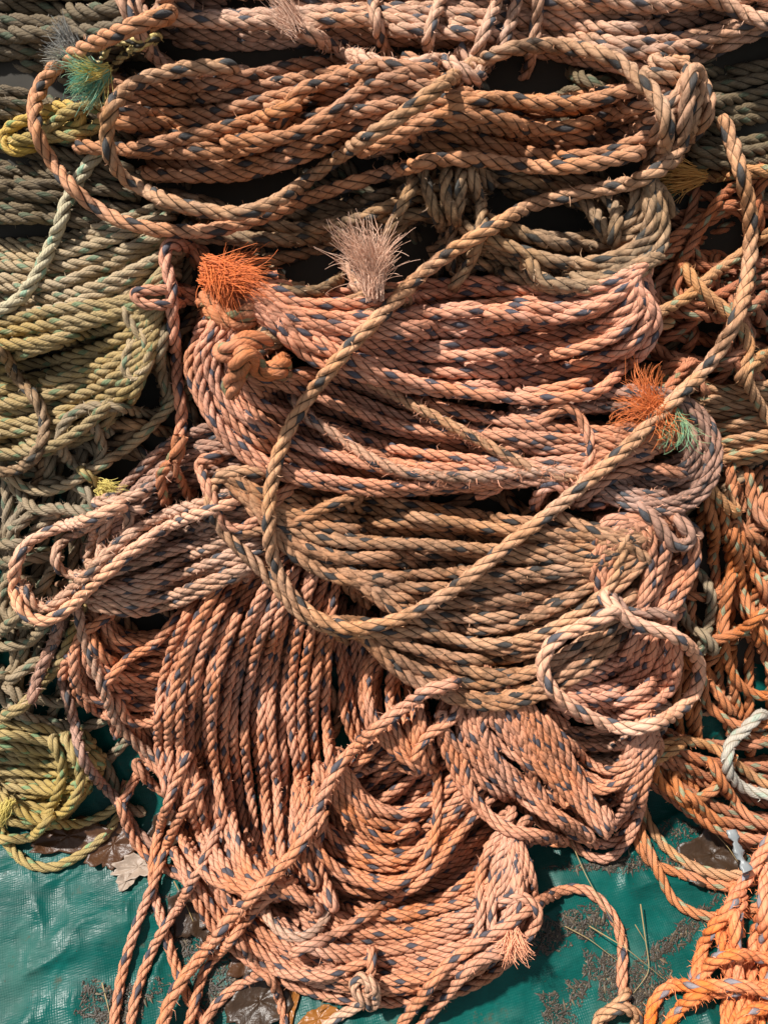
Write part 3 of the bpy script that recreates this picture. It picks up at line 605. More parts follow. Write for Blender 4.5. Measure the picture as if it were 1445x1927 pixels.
# ---- hanging coil right
I = thing('rope_coil', 'salmon rope coil fanning down to the right above bare green tarpaulin', 'rope coil', 'salmon', 24, CG, .7)
I.lift = 0.5
I.bundle('950,1290 1010,1350 1090,1375 1160,1365 1230,1340', '950,1350 1020,1430 1100,1460 1170,1465 1210,1430', 6, 2, pal='dusty')
I.bundle('1010,1340 1065,1400 1110,1435 1150,1440 1190,1410 1205,1360', '930,1330 985,1430 1035,1515 1075,1580 1110,1605 1140,1610 1172,1588 1200,1535 1228,1430', 7, 2, wander=.8, ej=2)
I.bundle('835,1300 815,1370 840,1430 885,1500 950,1555 1040,1580', '960,1300 1020,1370 1065,1430 1090,1480 1115,1520', 9, 2, wander=.9, ej=3)
I.bundle('720,1210 682,1260 688,1340 725,1400 780,1440', '800,1240 800,1310 805,1370 815,1430', 6, 2, wander=.6)
I.rope('800,1250 850,1300 860,1340 800,1390 775,1435', tuck=TF_, d=27, ends=(False, True), fuzz=2)
I.bundle('1060,1270 1110,1250 1160,1215 1190,1180', '1060,1330 1120,1350 1190,1345 1250,1310 1272,1250 1262,1180', 8, 2, pal='pink', d=27)

# ---- left grey pink coil
G0 = thing('rope_coil', 'dusty mauve rope coil in shade behind the grey pink coil at the left', 'rope coil', 'mauve', 25, CG, 1)
G0.bundle('200,960 260,890 330,825 420,790 500,770', '230,1000 300,950 380,910 460,880 520,870', 8, 2)
GC = thing('rope_coil', 'faded grey pink rope coil at the left with one large loop standing off it', 'rope coil', 'dusty', 25, CG, 1.2)
GC.lift = 0.5
GC.bundle('185,1055 250,1005 330,960 400,935 480,915', '185,1140 260,1152 330,1140 390,1118 470,1080', 10, 2, wander=.35)
GC.rope('260,930 205,950 182,990 168,1045', tuck=TT); GC.rope('250,960 215,962 196,1000 188,1055', tuck=TT)
GC.rope('190,950 225,950 243,978 232,1015', tuck=TT)
GC.rope('200,972 150,1000 118,1020 104,1048 114,1074 160,1082 200,1070', tuck=TT)
GC.rope('480,900 400,940 320,965 242,1008 200,1045 166,1080 130,1115 97,1140 62,1140 48,1110', tuck=TT, fuzz=6, d=28, settle=False)
GC.rope('430,950 350,975 270,1020 221,1060 173,1102 131,1143 86,1168 45,1154 28,1112 31,1057 55,1022 104,995 166,977 220,955', tuck=TT, d=29, fuzz=1.8, pal='peach', settle=False)

# ---- brown central coil
F = thing('rope_coil', 'muddy tan rope coil in the middle with deep sagging turns', 'rope coil', 'mudtan', 29, CG, .7)
F.lift = 0.6
F.bundle('640,1065 700,1090 800,1100 900,1092 1000,1088 1100,1062 1180,1035', '690,1110 760,1165 850,1195 950,1200 1040,1165 1120,1110 1180,1060', 6, 2)
F.bundle('640,1170 740,1185 830,1208 920,1218 1010,1200 1080,1160 1140,1110 1190,1060', '695,1205 745,1270 810,1312 900,1340 980,1328 1060,1285 1130,1230 1190,1160', 6, 2, wander=.5)
F.bundle('430,895 480,925 560,932 650,938 780,955 900,968 1000,980 1100,990 1200,1000', '500,985 540,1030 600,1070 680,1090 780,1082 880,1085 1000,1088 1120,1062 1200,1020', 9, 2, wander=.5)
F.bundle('1140,1130 1120,1060 1140,990 1180,975 1210,1010 1205,1080 1190,1140', '1160,950 1230,950 1290,985 1312,1040 1290,1100 1255,1165', 6, 2, wander=.7, d=28, pal='salmon')
F.rope('1200,950 1235,985 1275,1030 1300,1010 1280,985', tuck=TT, d=34, pal='mauve')
F.rope('1150,1120 1180,1152 1215,1152 1255,1158', tuck=TT, pal='mauve')
F.rope('500,890 430,890 400,915 398,960 430,1010 480,1060 525,1110 570,1160 640,1188 720,1190 800,1190 900,1212 1000,1200 1080,1160 1130,1120 1158,1078 1168,1035 1175,1000', 'loose_end', tuck=TT, d=30, pal='tan')
F.rope('560,905 500,960 455,995 420,985 400,940 380,890 375,868 400,860', tuck=TT, d=27, pal='salmon')
F.rope('1030,950 1049,968 1118,1000 1187,1027 1206,1045', tuck=TT, d=30, pal='tan')
F.rope('470,1000 540,990 600,960 660,935', tuck=TT, d=26)
# ---- lower pink coil
E = thing('rope_coil', 'salmon pink rope coil with frayed brown turns slanting down under the bright pink coil', 'rope coil', 'salmon', 26, CG, .9)
E.lift = 0.6
E.bundle('1000,790 1100,775 1200,775 1265,795 1295,840 1270,875 1200,880 1100,870', '980,750 1100,735 1220,735 1310,765 1352,850 1325,930 1240,968 1150,940 1050,915', 6, 2, pal='mauve', fuzz=2.5)
E.bundle('480,640 485,690 520,715 600,695 700,715 800,752 900,772 1050,795 1150,800 1250,810', '395,600 362,630 354,670 372,730 400,800 450,858 540,903 650,925 760,930 900,918 1040,902 1120,880 1200,860', 12, 2, wander=.5)
E.bundle('450,620 440,680 470,740 540,780 650,820 760,850 880,865 1020,880', '400,600 375,640 372,690 395,770 450,830 540,880 660,905 800,912 940,905', 4, 1, wander=.7, pal='pink')
E.rope('640,680 657,695 733,736 799,774 885,819 970,866 1040,895 1090,895', tuck=TT, fuzz=7, d=28, pal='tan')
E.rope('560,760 581,785 643,826 695,861 764,888 885,897 970,890 1080,885', tuck=TT, fuzz=7, d=28, pal='dusty')
E.rope('1020,790 1062,765 1092,790 1110,832 1106,870 1085,912', 'lashing', tuck=TT, d=27)
E.rope('1010,940 1025,915 1060,918 1080,950 1125,948', tuck=TT, d=29, pal='pink')
E.rope('1100,935 1118,919 1170,890 1239,882 1293,894', 'loose_end', tuck=TF_, d=28, ends=(False, True))
# ---- bright pink coil
D = thing('rope_coil', 'bright clean pink rope coil with slate flecks in the middle of the heap', 'rope coil', 'pink', 29, CG, .5)
D.lift = 0.9
D.bundle('430,510 520,540 640,560 760,560', '440,560 520,600 600,640 700,670', 4, 2)
D.bundle('490,545 580,560 700,552 830,538 945,532 1060,540 1150,525 1195,505', '520,620 580,668 680,703 790,730 945,742 1083,725 1187,688 1236,635 1228,570 1195,540', 12, 2, wander=.4)
D.rope('600,640 690,690 800,722 945,748 1049,748 1125,736 1166,700', tuck=TT)
D.rope('930,590 1031,600 1100,585 1152,560 1187,532', tuck=TT)
D.rope('400,555 320,572 262,568 252,552 290,545 350,550', tuck=TT, d=26, pal='salmon')
# ---- grey brown coil
C = thing('rope_coil', 'dirty grey brown rope coil lashed upright under the second coil', 'rope coil', 'brown', 32, CG, 1.2)
C.lift = 0.5
C.bundle('330,380 440,390 560,395 680,380 800,345 900,330', '400,480 500,485 600,465 680,440 780,410 860,400', 4, 2, wander=.6)
C.bundle('760,330 860,325 1000,325 1120,345 1210,365', '840,400 940,370 1040,372 1120,390 1180,420', 3, 1)
C.bundle('900,410 970,435 1060,453 1140,440 1190,410 1200,365', '850,480 950,510 1050,538 1140,533 1215,498 1252,440 1235,365', 6, 2, wander=.6)
C.rope('1085,370 1115,395 1135,430', tuck=TT); C.rope('1140,365 1160,395 1155,440', tuck=TT)
C.rope('1000,500 1014,523 1083,537 1152,523 1204,496 1250,482', 'loose_end', tuck=TF_, fuzz=2.5, ends=(False, True))
C.rope('540,548 601,546 650,515 690,470', tuck=TT, d=28); C.rope('800,300 762,375 735,430', 'lashing', tuck=TT, d=30)
for s in ['795,315 812,385 835,440 826,500', '868,310 864,380 850,430 848,490', '888,330 906,395 900,450 880,500 860,528', '840,320 838,360 850,400']:
    C.rope(s, 'lashing', tuck=TT, d=30, fuzz=2)
# ---- top coil
A = thing('rope_coil', 'faded dusty pink rope coil across the top edge with four upright lashings', 'rope coil', 'dusty', 33, CG, 1.2)
A.bundle('260,-260 500,-260 800,-250 1100,-250 1700,-260', '290,-90 500,-90 800,-80 1100,-80 1450,-90 1700,-110', 8, 1)
A.bundle('290,-70 500,-60 800,-55 1100,-50 1450,-65 1700,-80', '330,80 450,88 620,78 800,80 1000,100 1150,128 1250,125 1350,90 1450,50 1650,-10', 9, 2, wander=.5, tuck=TF_)
A.rope('225,-60 230,0 250,25 273,66 290,98 330,126 430,136 520,128 600,100', tuck=TT)
A.rope('215,-80 228,-10 245,30 268,70 285,100 320,128 380,140 450,135', 'loose_loop', tuck=TT, d=34, float_=.6, settle=False)
A.rope('345,-50 310,0 282,40 262,10 258,-40', tuck=TT)
A.rope('1030,-40 1130,-5 1230,10 1330,-5 1390,20 1460,45 1600,70', tuck=TF_)
for s in ['700,-60 702,0 712,55 730,100 765,125', '835,-60 828,0 812,45 805,85 815,112', '945,-60 935,0 918,45 900,90', '985,-60 972,0 960,45 945,80 925,110', '1012,-60 1012,0 1008,50 1000,100 985,145 960,168']:
    A.rope(s, 'lashing', tuck=TT, d=31)
# ---- ends lying under the loose loops
KW = thing('loose_rope', 'pale whitish green rope dropping over the green coil at the left', 'rope', 'green', 29, LG, 1)
KW.rope('200,270 173,301 152,332 128,374 111,426 86,484 66,522 35,563 0,584 -60,592', 'rope', tuck=TF_, pal='palegreen')
YK = thing('knotted_rope', 'yellow rope knot with green flecks at the left edge under the pink loop', 'rope knot', 'knotyellow', 27, LG, 1)
YK.rope('60,275 20,283 6,262 20,238 70,217 110,200 148,205 152,230 112,246 80,262', 'knot', tuck=TT)
YK.rope('40,262 90,256 140,255 185,235 215,215', 'knot', tuck=TT, pal='yellow'); YK.rope('95,240 120,215 165,200 190,205', 'knot', tuck=TT, pal='yellow')
TY = thing('rope_end', 'yellow black and teal unlaid rope end bursting into a teal fray behind the pink loop', 'rope end', 'yarn', 18, LG, 1)
TY.rope('290,70 255,90 225,110 205,140 185,160', 'strand', tuck=TF_); TY.rope('270,75 230,78 205,82 195,105 180,130', 'strand', tuck=TT, d=16)
TY.fray(195, 132, -.9, .55, 75, 240, .40, 'teal', curl=.5, r0=.9, h=120, rad=.0005); TY.fray(200, 128, -.8, .65, 70, 90, .35, 'yellow', curl=.5, h=122)
BF = thing('rope_end', 'black and white bristly fray poking out at the upper left beside the pink loop', 'rope end', 'grey', 24, LG, 1)
BF.rope('175,120 150,105 125,92', 'rope', tuck=TF_); BF.fray(135, 98, -.7, -.5, 55, 200, .4, 'dark', curl=.3, r0=.9, h=95); BF.fray(130, 105, -.9, .2, 45, 80, .35, 'whitish', curl=.4, r0=.7, h=95)
# ---- second coil
B = thing('rope_coil', 'orange tan rope coil second from the top with turns crossing at a slant', 'rope coil', 'orange_tan', 32, CG, .7)
B.lift = 0.8
B.bundle('210,150 330,160 450,148 560,128 680,120 800,135', '290,335 380,335 470,328 560,298 650,264 760,228 860,200', 8, 2, wander=.3)
B.bundle('780,205 850,180 945,178 1060,188 1160,175 1240,160', '700,275 800,268 900,285 1000,310 1120,312 1230,282 1290,240', 6, 2, wander=.6)
B.rope('532,225 560,175 625,149 700,125', tuck=TT); B.rope('440,265 530,258 590,235 640,200 700,160 760,140', tuck=TT)
B.rope('690,280 740,258 816,221 920,185 1010,192 1100,190 1200,165', tuck=TT)
B.rope('860,215 945,222 990,240 1080,237 1150,215 1225,195', tuck=TT)
B.rope('160,275 230,280 330,262 440,235 540,205', tuck=TT)
B.rope('1250,120 1300,135 1330,173 1330,218 1306,252 1270,300', tuck=TT, d=33, pal='tan'); B.rope('1230,140 1270,150 1310,180 1300,230', tuck=TT, pal='tan')
B.rope('1290,150 1277,175 1256,208 1240,240', tuck=TT, pal='tan')
B.rope('300,30 235,55 170,85 100,130 67,190 72,255 110,320 160,375 230,415 310,433 400,432 500,405 600,365 700,333 780,310 837,299 900,300 1000,312 1100,310 1190,290', 'loose_loop', tuck=TT, d=34, stiff=80, settle=False, float_=.3)
B.rope('420,125 340,130 250,160 208,210 202,270 225,325 290,365 370,393 450,400 520,378 600,322 680,265 760,213 830,160 900,115 960,92 1040,85 1110,95 1170,120 1220,165 1250,212 1253,265 1235,310', 'loose_loop', tuck=TT, d=34, stiff=80, settle=False, float_=.5, pal='tan')
FE = thing('rope_end', 'frayed pinkish tan rope end lying over the top coil and pointing up left', 'rope end', 'dusty', 33, LG, 5)
FE.rope('880,140 840,115 800,118 760,126 700,114 640,94 590,66 552,44', 'rope', tuck=TF_)
FE.fray(556, 46, -.45, -.65, 62, 150, .35, 'pink', curl=.35, r0=.55)

# ---- loose ends and knots
GF = thing('rope_end', 'golden orange unlaid rope end entering from the right edge near the top', 'rope end', 'knotyellow', 27, LG, 2)
GF.rope('1560,318 1460,322 1405,322 1360,330 1308,333', 'rope', tuck=NO, pal='brownorange'); GF.fray(1318, 333, -1, .15, 85, 260, .22, 'gold', rad=.0006, curl=.25, r0=.7); GF.fray(1270, 345, -.8, .6, 50, 60, .3, 'greenfib', curl=.3)
PV = thing('loose_rope', 'bright pink rope hanging upright left of the pink coils, its end whipped in orange', 'rope', 'pink', 28, LG, .5)
PV.rope('375,470 345,462 318,460 310,485 322,532 324,584 330,653 335,722 342,791 335,840', 'rope', tuck=TF_, float_=.15, stiff=50)
PV.rope('340,820 333,850 322,878', 'whipping', d=34, pal='knotorange', fuzz=3); PV.rope('325,870 303,890 308,938', 'rope_tail', d=24, pal='knotorange', tuck=FT, fuzz=2); PV.rope('325,872 338,900 352,930', 'rope_tail', d=22, pal='knotorange', tuck=FT, fuzz=2)
N2 = thing('loose_rope', 'brown green rope slanting up to the right edge over the red tangle', 'rope', 'brownorange', 26, LG, 1)
N2.rope('1220,605 1236,591 1291,560 1343,515 1391,480 1445,440 1540,380', 'rope', tuck=TF_)
N3 = thing('loose_rope', 'fuzzy rust brown rope curving behind the long tan rope at the right', 'rope', 'brownorange', 27, LG, 4)
N3.rope('1300,520 1319,546 1360,580 1395,618 1410,660 1395,703', 'rope', tuck=TT); N3.rope('1250,700 1275,680 1300,695 1320,730', 'rope', tuck=TT, pal='knotorange')
N4 = thing('loose_rope', 'rust brown rope dropping from the right edge beside the level coil', 'rope', 'brownorange', 25, LG, 1)
N4.rope('1500,640 1440,665 1405,700 1425,755 1455,800 1500,860', 'rope', tuck=TT); N4.rope('1320,900 1345,930 1375,960', 'rope', tuck=TT)
OK_ = thing('knotted_rope', 'orange brown knotted rope with a bristly orange burst beside the upright pink rope', 'rope knot', 'knotorange', 31, LG, 2.5)
OK_.rope('372,480 395,515 402,555 425,592 460,595 470,570 430,570', 'knot', tuck=TT, pal='salmon')
OK_.rope('404,572 435,596 475,582', 'whipping', tuck=TT, d=36, fuzz=3, float_=.8); OK_.rope('406,592 440,612 472,600', 'whipping', tuck=TT, d=34, fuzz=3, float_=.6)
OK_.rope('445,600 444,640', 'knot', tuck=TT, d=24)
OK_.rope('440,655 470,640 515,655 530,690 500,700 460,665 450,690 440,715 432,752', 'knot', tuck=TF_, d=44, ends=(False, True), float_=.8, settle=False)
OK_.rope('530,640 480,665 455,690 490,700 530,705', 'knot', tuck=TT, d=28, pal='brown')
OK_.fray(392, 512, .95, .22, 105, 640, .26, 'orange', rad=.0005, curl=.8, r0=1.1, lift=.05, h=165)
PF = thing('rope_end', 'grey brown rope doubled back with a large pale pink brush of frayed yarn', 'rope end', 'brown', 30, LG, 2)
PF.rope('480,640 501,624 556,602 626,587 671,563 719,549 745,555', 'rope', tuck=TT, pal='tan'); PF.rope('480,650 520,634 574,630 636,618 684,594 730,570 800,510 850,468', 'rope', tuck=TT)
PF.rope('645,495 665,520 690,545', 'strand', tuck=TT, d=24, pal='dusty')
PF.fray(705, 548, 0.03, -1, 115, 380, .17, 'pink', rad=.00055, curl=.7, r0=.75, lift=.12, gravity=.15, h=195)
RF = thing('rope_end', 'unravelled rust orange fray with green yarns under the long tan rope at the right', 'rope end', 'knotorange', 26, LG, 3)
RF.rope('1290,690 1270,715 1250,740', 'rope', tuck=TF_)
RF.fray(1235, 760, -.7, -.6, 90, 160, .35, 'rust', curl=1.0, r0=.9, lift=.1); RF.fray(1240, 765, -.1, .9, 72, 380, .6, 'rust', curl=1.3, r0=1.2, lift=-.25, rad=.0005); RF.fray(1270, 775, .2, .9, 80, 50, .25, 'greenfib', curl=.6, r0=.8)
YF = thing('rope_end', 'small yellow frayed rope end among dusty mauve turns at the left', 'rope end', 'yellow', 22, LG, 2)
YF.rope('160,890 178,905 192,918', 'rope', tuck=TF_); YF.fray(192, 918, .9, .3, 42, 160, .5, 'yellow', curl=.7, r0=.8)

# ---- small round loop and tails on the tarpaulin
SL = thing('loose_rope', 'bright peach rope turned in one round open loop at the right over pink turns', 'rope', 'peach', 31, LG, .8)
SL.rope('1150,1140 1180,1166 1222,1183 1256,1192 1294,1216 1315,1254 1308,1299 1277,1337 1229,1363 1180,1371 1128,1358 1083,1334 1042,1303 1021,1261 1028,1226 1049,1202 1090,1181 1139,1158', 'rope', tuck=TT, stiff=120, float_=.5, settle=False, d=31)
TA = thing('loose_rope', 'salmon rope tail crossing the others on the tarpaulin at the bottom left', 'rope', 'salmon', 24, LG, .5)
TA.rope('350,1430 336,1462 304,1548 287,1652 311,1756 336,1835 352,1875 395,1935', 'rope', tuck=TF_, stiff=8)
TB = thing('loose_rope', 'leftmost salmon rope tail running straight down the tarpaulin', 'rope', 'salmon', 24, LG, .5)
TB.rope('375,1480 346,1524 322,1572 300,1630 287,1668 256,1745 232,1825 214,1927 205,1990', 'rope', tuck=TF_, stiff=8)
TC = thing('loose_rope', 'second salmon rope tail from the left ending at the bottom edge', 'rope', 'salmon', 24, LG, .5)
TC.rope('410,1560 377,1631 332,1714 294,1773 260,1860 246,1927 238,1990', 'rope', tuck=TF_, stiff=8)
TE = thing('loose_rope', 'salmon rope tail running beside the long fuzzy diagonal rope', 'rope', 'salmon', 24, LG, .8)
TE.rope('540,1670 500,1693 432,1773 387,1825 370,1877 352,1940 345,1990', 'rope', tuck=TF_, stiff=12)
TG_ = thing('loose_rope', 'short salmon rope hump on dark leaves at the bottom edge', 'rope', 'salmon', 24, LG, .8)
TG_.rope('370,1985 385,1930 408,1891 450,1855 500,1836 522,1870 536,1930 540,1990', 'rope', tuck=NO, stiff=12)
DG = thing('loose_rope', 'long fuzzy salmon rope running diagonally over the hanging coil to the bottom left', 'rope', 'salmon', 27, LG, 4)
DG.rope('840,1290 805,1300 747,1341 695,1382 650,1427 622,1468 601,1517 574,1576 522,1641 470,1690 440,1720 408,1763 356,1828 322,1880 304,1940 296,1990', 'rope', tuck=TF_, stiff=60, settle=False, float_=.5, d=29)
TR = thing('loose_rope', 'salmon rope arching over the tarpaulin at the lower right to a tight knot', 'rope', 'salmon', 26, LG, .7)
TR.rope('730,1985 757,1927 799,1870 833,1825 902,1773 945,1748 997,1711 1042,1683 1083,1673 1118,1686 1153,1725 1170,1773 1170,1842 1173,1893', 'rope', tuck=NO, stiff=40)
TR.rope('1172,1880 1150,1905 1130,1925 1150,1945 1190,1940 1200,1915 1175,1898 1140,1905 1120,1930 1140,1960', 'knot', tuck=TT, d=27, pal='tan')
TH_ = thing('rope_end', 'salmon rope beside the lowest coil with a small coral frayed tip at the right', 'rope end', 'salmon', 25, LG, .9)
TH_.rope('770,1985 790,1935 850,1862 902,1808 955,1790 1000,1755 1012,1715 985,1690 950,1695', 'rope', tuck=FT, stiff=20)
TH_.fray(962, 1762, .1, .9, 50, 160, .55, 'coral', curl=.6, r0=.8)
PB = thing('rope_tangle', 'bright orange fuzzy rope heaped in loops at the bottom right corner', 'rope tangle', 'bright', 28, TG, 4)
PB.bundle('1360,1700 1355,1790 1365,1860 1380,1990', '1520,1660 1500,1790 1510,1860 1520,1990', 8, 1, wander=.8)
for s in ['1357,1740 1360,1790 1371,1842 1374,1911 1380,1960', '1381,1728 1384,1790 1391,1860 1400,1930', '1440,1620 1436,1738 1440,1842 1445,1900', '1470,1560 1450,1580 1412,1642 1371,1711 1333,1759 1312,1820 1303,1870',
          '1310,1870 1319,1842 1336,1815 1371,1799 1430,1803 1500,1820', '1560,1890 1445,1894 1405,1911 1388,1935 1370,1985', '1240,1985 1256,1935 1291,1887 1343,1868 1400,1862 1500,1850', '1215,1985 1222,1927 1232,1884 1263,1856 1319,1857 1395,1856 1445,1870 1540,1890']:
    PB.rope(s, tuck=TT, stiff=20)

# ---- the long rope over everything
HR = thing('loose_rope', 'long tan rope sweeping over the whole heap in a wide open loop', 'rope', 'tan', 33, LG, 1.0)
HR.rope('1298,150 1292,194 1287,235 1274,287 1235,322 1180,345 1080,365 1000,386 940,420 860,466 790,520 720,590 650,662 590,735 543,810 517,880 506,960 511,1040 540,1108 590,1158 660,1182 740,1168 820,1130 890,1080 960,1022 1030,968 1100,910 1180,840 1260,760 1330,690 1385,600 1409,500 1410,400 1387,300 1358,215', 'rope', tuck=TF_, stiff=140, ends=(False, True), d=32, settle=False)
print('max height px', HM.max(), 'ropes', sum(len(t.parts) for t in THINGS))
for t_ in THINGS: t_.build()

# ---------------------------------------------------------------- litter on the tarpaulin
def leaf_mat(name, c1, c2, rough):
    m, t, b = new_mat(name); g = N(t, 'ShaderNodeNewGeometry')
    t.links.new(MIX(t, NOISE(t, g.outputs['Position'], 70, 5, .7), c1, c2), b.inputs['Base Color']); b.inputs['Roughness'].default_value = rough; b.inputs['Specular IOR Level'].default_value = .3
    bp = N(t, 'ShaderNodeBump'); bp.inputs['Strength'].default_value = .7; bp.inputs['Distance'].default_value = .002; t.links.new(NOISE(t, g.outputs['Position'], 130, 4), bp.inputs['Height']); t.links.new(bp.outputs[0], b.inputs['Normal'])
    return m
LM = {'dark': leaf_mat('leaf_dark', (.018, .011, .007), (.055, .03, .016), .36), 'brown': leaf_mat('leaf_brown', (.05, .022, .010), (.08, .035, .015), .36), 'pale': leaf_mat('leaf_pale', (.22, .16, .12), (.35, .28, .22), .45), 'orange': leaf_mat('leaf_orange', (.18, .065, .015), (.28, .11, .02), .3)}
def tz(x, y):
    return float(surf_z(np.array([y]))[0] + (tarp_bump(np.array([x]), np.array([y]))*np.clip(1-(y-.5)/.4, .25, 1))[0] - .010)
def on_tarp(px, py):
    w = pix2world(px, py, 0.0); z = tz(w[0], w[1]); ray = w - np.array([0, 0, HCAM]); k = (z - HCAM)/ray[2]; return np.array([0, 0, HCAM]) + ray*k
def leaf(px, py, L, Wd, rot, mat, label, seed, lobes=5, curl=.25):
    r = np.random.default_rng(seed); c = on_tarp(px, py); nr, na = 7, 40; V = []; e = 0
    for i in range(nr+1):
        for j in range(na):
            a = j/na*2*math.pi; edge = (1 + .13*math.cos(a*lobes + .5*math.sin(a + seed)) + .10*math.sin(a*2 + seed*1.7) + .06*math.sin(a*lobes*3 + seed) + .035*math.sin(a*17 + seed))
            rr = i/nr*edge; x = rr*math.cos(a)*L/2; y = rr*math.sin(a)*Wd/2
            z = .003 + curl*L*(rr**2)*.25*(1 + .7*math.sin(2*a + seed)) + .0015*math.sin(7*a)*rr + .0012*abs(math.sin(a*lobes/2))
            X = x*math.cos(rot) - y*math.sin(rot); Y = x*math.sin(rot) + y*math.cos(rot); V.append((c[0]+X, c[1]+Y, tz(c[0]+X, c[1]+Y) + max(.002, z)))
    F = [(i*na+j, i*na+(j+1) % na, (i+1)*na+(j+1) % na, (i+1)*na+j) for i in range(nr) for j in range(na)]
    o = link_mesh('dead_leaf', V, F, None, [LM[mat]], None, c); o['label'] = label; o['category'] = 'leaf'; o['group'] = 'dead leaves on the tarpaulin'
    sm = o.modifiers.new('thickness', 'SOLIDIFY'); sm.thickness = .0006
leaf(130, 1575, .10, .05, .1, 'brown', 'wet brown leaf on the tarpaulin under the yellow coil', 1)
leaf(215, 1590, .07, .06, 1.2, 'brown', 'wet reddish brown leaf right of the yellow loop', 2)
leaf(262, 1632, .075, .03, .1, 'pale', 'pale grey torn leaf left of the crossing salmon tails', 3, 7)
leaf(375, 1700, .08, .07, .6, 'dark', 'dark wet leaf between the salmon tails and the lowest coil', 4)
leaf(400, 1745, .07, .05, 2.2, 'dark', 'blackish curled leaf under the long diagonal rope', 5)
leaf(490, 1885, .085, .065, .9, 'dark', 'large blackish leaf at the bottom edge beside the short rope hump', 6)
leaf(470, 1800, .06, .045, .2, 'brown', 'small reddish leaf at the left edge of the lowest coil', 7)
leaf(600, 1918, .045, .03, .3, 'orange', 'small orange brown leaf at the bottom edge below the lowest coil', 8, 2, .1)
leaf(548, 1895, .07, .018, 1.4, 'orange', 'narrow orange leaf standing beside the short rope hump', 9, 2, .1)
leaf(240, 1660, .03, .02, .5, 'pale', 'tiny cream leaf scrap under the crossing tails', 10, 3)
leaf(310, 1575, .07, .05, .8, 'dark', 'dark leaf in shade behind the crossing tails', 11)
leaf(1340, 1610, .10, .07, .4, 'dark', 'dark leaf in the shade under the drooping orange loops', 12)
# soil patches: crumbs heaped on the sheet
sm_, t, b = new_mat('debris_soil'); g = N(t, 'ShaderNodeNewGeometry'); oi = N(t, 'ShaderNodeUVMap', uv_map='ropeuv'); wn = N(t, 'ShaderNodeTexWhiteNoise'); t.links.new(oi.outputs[0], wn.inputs[0])
t.links.new(MIX(t, M_(t, 'POWER', wn.outputs[0], 6.0), MIX(t, NOISE(t, g.outputs['Position'], 300, 3), (.012, .009, .006), (.04, .028, .017)), (.15, .11, .06)), b.inputs['Base Color']); b.inputs['Roughness'].default_value = .55
def crumbs(cx, cy, rx, ry, rot, n, seed, label):
    r = np.random.default_rng(seed); c = on_tarp(cx, cy); V = []; F = []; uv = []
    for k in range(n):
        a = r.uniform(0, 6.28); q = math.sqrt(r.random())*(1 + .35*math.sin(a*3 + seed) + .2*math.sin(a*7)); x = q*rx*math.cos(a); y = q*ry*math.sin(a)
        X = c[0] + x*math.cos(rot) - y*math.sin(rot); Y = c[1] + x*math.sin(rot) + y*math.cos(rot); Z = tz(X, Y) + r.uniform(0, .003)*(1.1-min(1, q))
        s = r.choice([r.uniform(.0004, .0012), r.uniform(.0004, .0014), r.uniform(.001, .0026)]); ln = s*r.choice([1, 1, 1, 3.5]); th = r.uniform(0, 3.14); dx, dy = math.cos(th)*ln, math.sin(th)*ln; wx, wy = -math.sin(th)*s*.7, math.cos(th)*s*.7
        o = len(V); V += [(X-dx, Y-dy, Z), (X+wx, Y+wy, Z+s*.5), (X+dx, Y+dy, Z+r.uniform(0, .001)), (X-wx, Y-wy, Z+s*.2), (X, Y, Z+s)]
        F += [(o, o+3, o+4, o+4), (o+3, o+2, o+4, o+4), (o+2, o+1, o+4, o+4), (o+1, o, o+4, o+4)]; uv += [(k*.31, .5)]*16
    F = [(a, b, c_) for a, b, c_, _ in F]; uv = np.repeat(np.array(uv)[::16], 12, axis=0)
    o = link_mesh('soil_patch', V, F, uv, [sm_], None, c); o['kind'] = 'stuff'; o['label'] = label; o['category'] = 'soil'
for a in [(215, 1900, .045, .035, .3, 1500, 1, 'dark soil and bark crumbs at the bottom left of the tarpaulin'), (370, 1740, .045, .05, .8, 1800, 2, 'wet soil crumbs between the crossing tails and the lowest coil'),
          (430, 1860, .05, .03, .5, 1400, 3, 'soil crumbs beside the short rope hump'), (1090, 1740, .05, .018, .15, 1100, 4, 'soil crumbs on the tarpaulin behind the arching rope'),
          (1155, 1560+70, .07, .008, .05, 700, 5, 'thin line of soil in a tarpaulin crease below the fanning coil'), (1270, 1765, .07, .010, .55, 1000, 6, 'narrow soil ridge in a fold right of the arching rope'),
          (1140, 1835, .024, .030, .3, 1000, 7, 'soil patch left of the knotted rope end'), (1215, 1865, .035, .035, .6, 1500, 8, 'soil patch right of the knotted rope end'),
          (1045, 1908, .020, .020, .3, 500, 9, 'small soil patch at the bottom edge left of the knot'), (1020, 1770, .03, .02, .3, 600, 10, 'soil crumbs beside the coral frayed tip'),
          (180, 1580, .06, .02, .1, 900, 11, 'soil crumbs under the yellow coil'), (1330, 1590, .09, .05, .2, 1800, 12, 'dark soil in shade under the drooping orange loops'), (1085, 1865, .015, .012, .2, 260, 13, 'tiny soil patch between the ropes at the bottom')]:
    crumbs(*a)
gm2, t, b = new_mat('dry_stalk'); b.inputs['Base Color'].default_value = (.30, .22, .10, 1); b.inputs['Roughness'].default_value = .5
def stalk(pts, rad, label):
    ctrl = [(*on_tarp(x, y)[:2], on_tarp(x, y)[2] + h) for x, y, h in pts]; c = np.array(ctrl); L = np.linspace(0, 1, len(c)); tt = np.linspace(0, 1, 24)
    p = np.stack([np.interp(tt, L, c[:, k]) for k in range(3)], 1)
    for _ in range(6): p[1:-1] = .25*p[:-2] + .5*p[1:-1] + .25*p[2:]
    V, F, uv = tube_geo([p], rad); o = link_mesh('dry_stalk', V, F, uv, [gm2], None, c.mean(0)); o['label'] = label; o['category'] = 'stalk'; o['group'] = 'dry stalks on the tarpaulin'
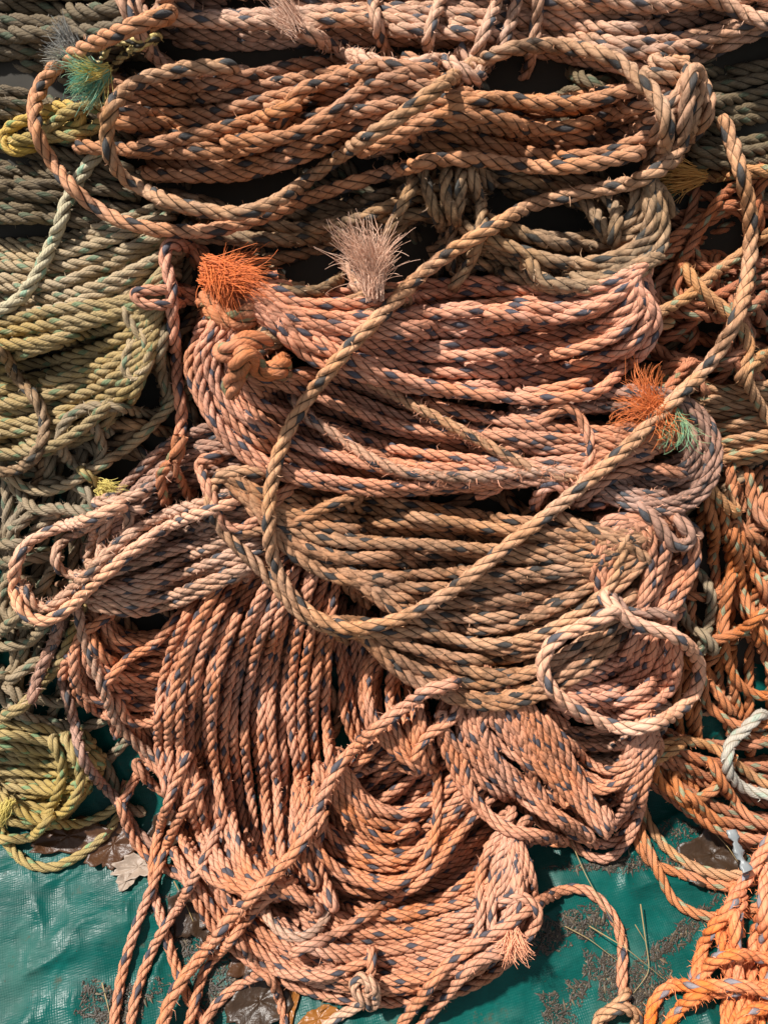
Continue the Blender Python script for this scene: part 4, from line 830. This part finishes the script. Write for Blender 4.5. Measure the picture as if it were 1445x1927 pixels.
stalk([(1065, 1580, .02), (1095, 1660, .03), (1140, 1740, .04), (1170, 1790, .03)], .0007, 'thin dry stalk leaning from the fanning coil to the arching rope')
stalk([(1105, 1745, .012), (1160, 1790, .05), (1245, 1845, .012)], .0008, 'straight dry stalk crossing in front of the arching rope')
stalk([(1060, 1745, .01), (1105, 1770, .015), (1160, 1812, .012)], .0007, 'short dry stalk left of the arching rope')
stalk([(1197, 1705, .02), (1208, 1770, .015), (1220, 1830, .008), (1190, 1870, .004)], .0009, 'green brown grass blade upright right of the arching rope')
stalk([(1190, 1742, .012), (1212, 1775, .008)], .0007, 'tiny dry stalk tip beside the grass blade')
stalk([(1325, 1570, .03), (1360, 1600, .02), (1392, 1640, .01)], .0007, 'pale dry stalk in shade under the orange loops')
stalk([(195, 1850, .006), (205, 1890, .006), (212, 1925, .004)], .001, 'dark red twig on soil at the bottom left')
stalk([(330, 1660, .008), (355, 1710, .006), (375, 1760, .004)], .001, 'thin brown twig between the crossing tails')
stalk([(600, 1905, .01), (612, 1880, .03), (632, 1878, .03), (635, 1900, .006)], .0005, 'tiny curled stalk below the lowest coil')
# grey plastic scrap hanging at the right
scr, t, b = new_mat('plastic_scrap'); b.inputs['Base Color'].default_value = (.20, .215, .22, 1); b.inputs['Roughness'].default_value = .4
ctr = spline(P('1378,1562 1384,1585 1388,1602 1400,1625 1408,1640'), 5); hh = [hm_need(a, b_, 12) for a, b_, _ in ctr]
w = pix2world(ctr[:, 0], ctr[:, 1], max(hh)); w = resample(w, .003); T_, A_, B_ = frames(w); n = len(w); V = []
for i in range(n):
    for j in range(12):
        a = j/12*2*math.pi; rr = (.006 + .0025*math.sin(i*.9) + .0018*math.sin(i*2.3+j*1.7))*(1 + .3*math.sin(3*a + i*.5)); V.append(w[i] + A_[i]*math.cos(a)*rr + B_[i]*math.sin(a)*rr*.45)
F_ = [(i*12+j, i*12+(j+1) % 12, (i+1)*12+(j+1) % 12, (i+1)*12+j) for i in range(n-1) for j in range(12)]
o = link_mesh('plastic_scrap', V, F_, None, [scr], None, w.mean(0)); o['label'] = 'crumpled grey plastic scrap hanging below the off white rope'; o['category'] = 'plastic scrap'
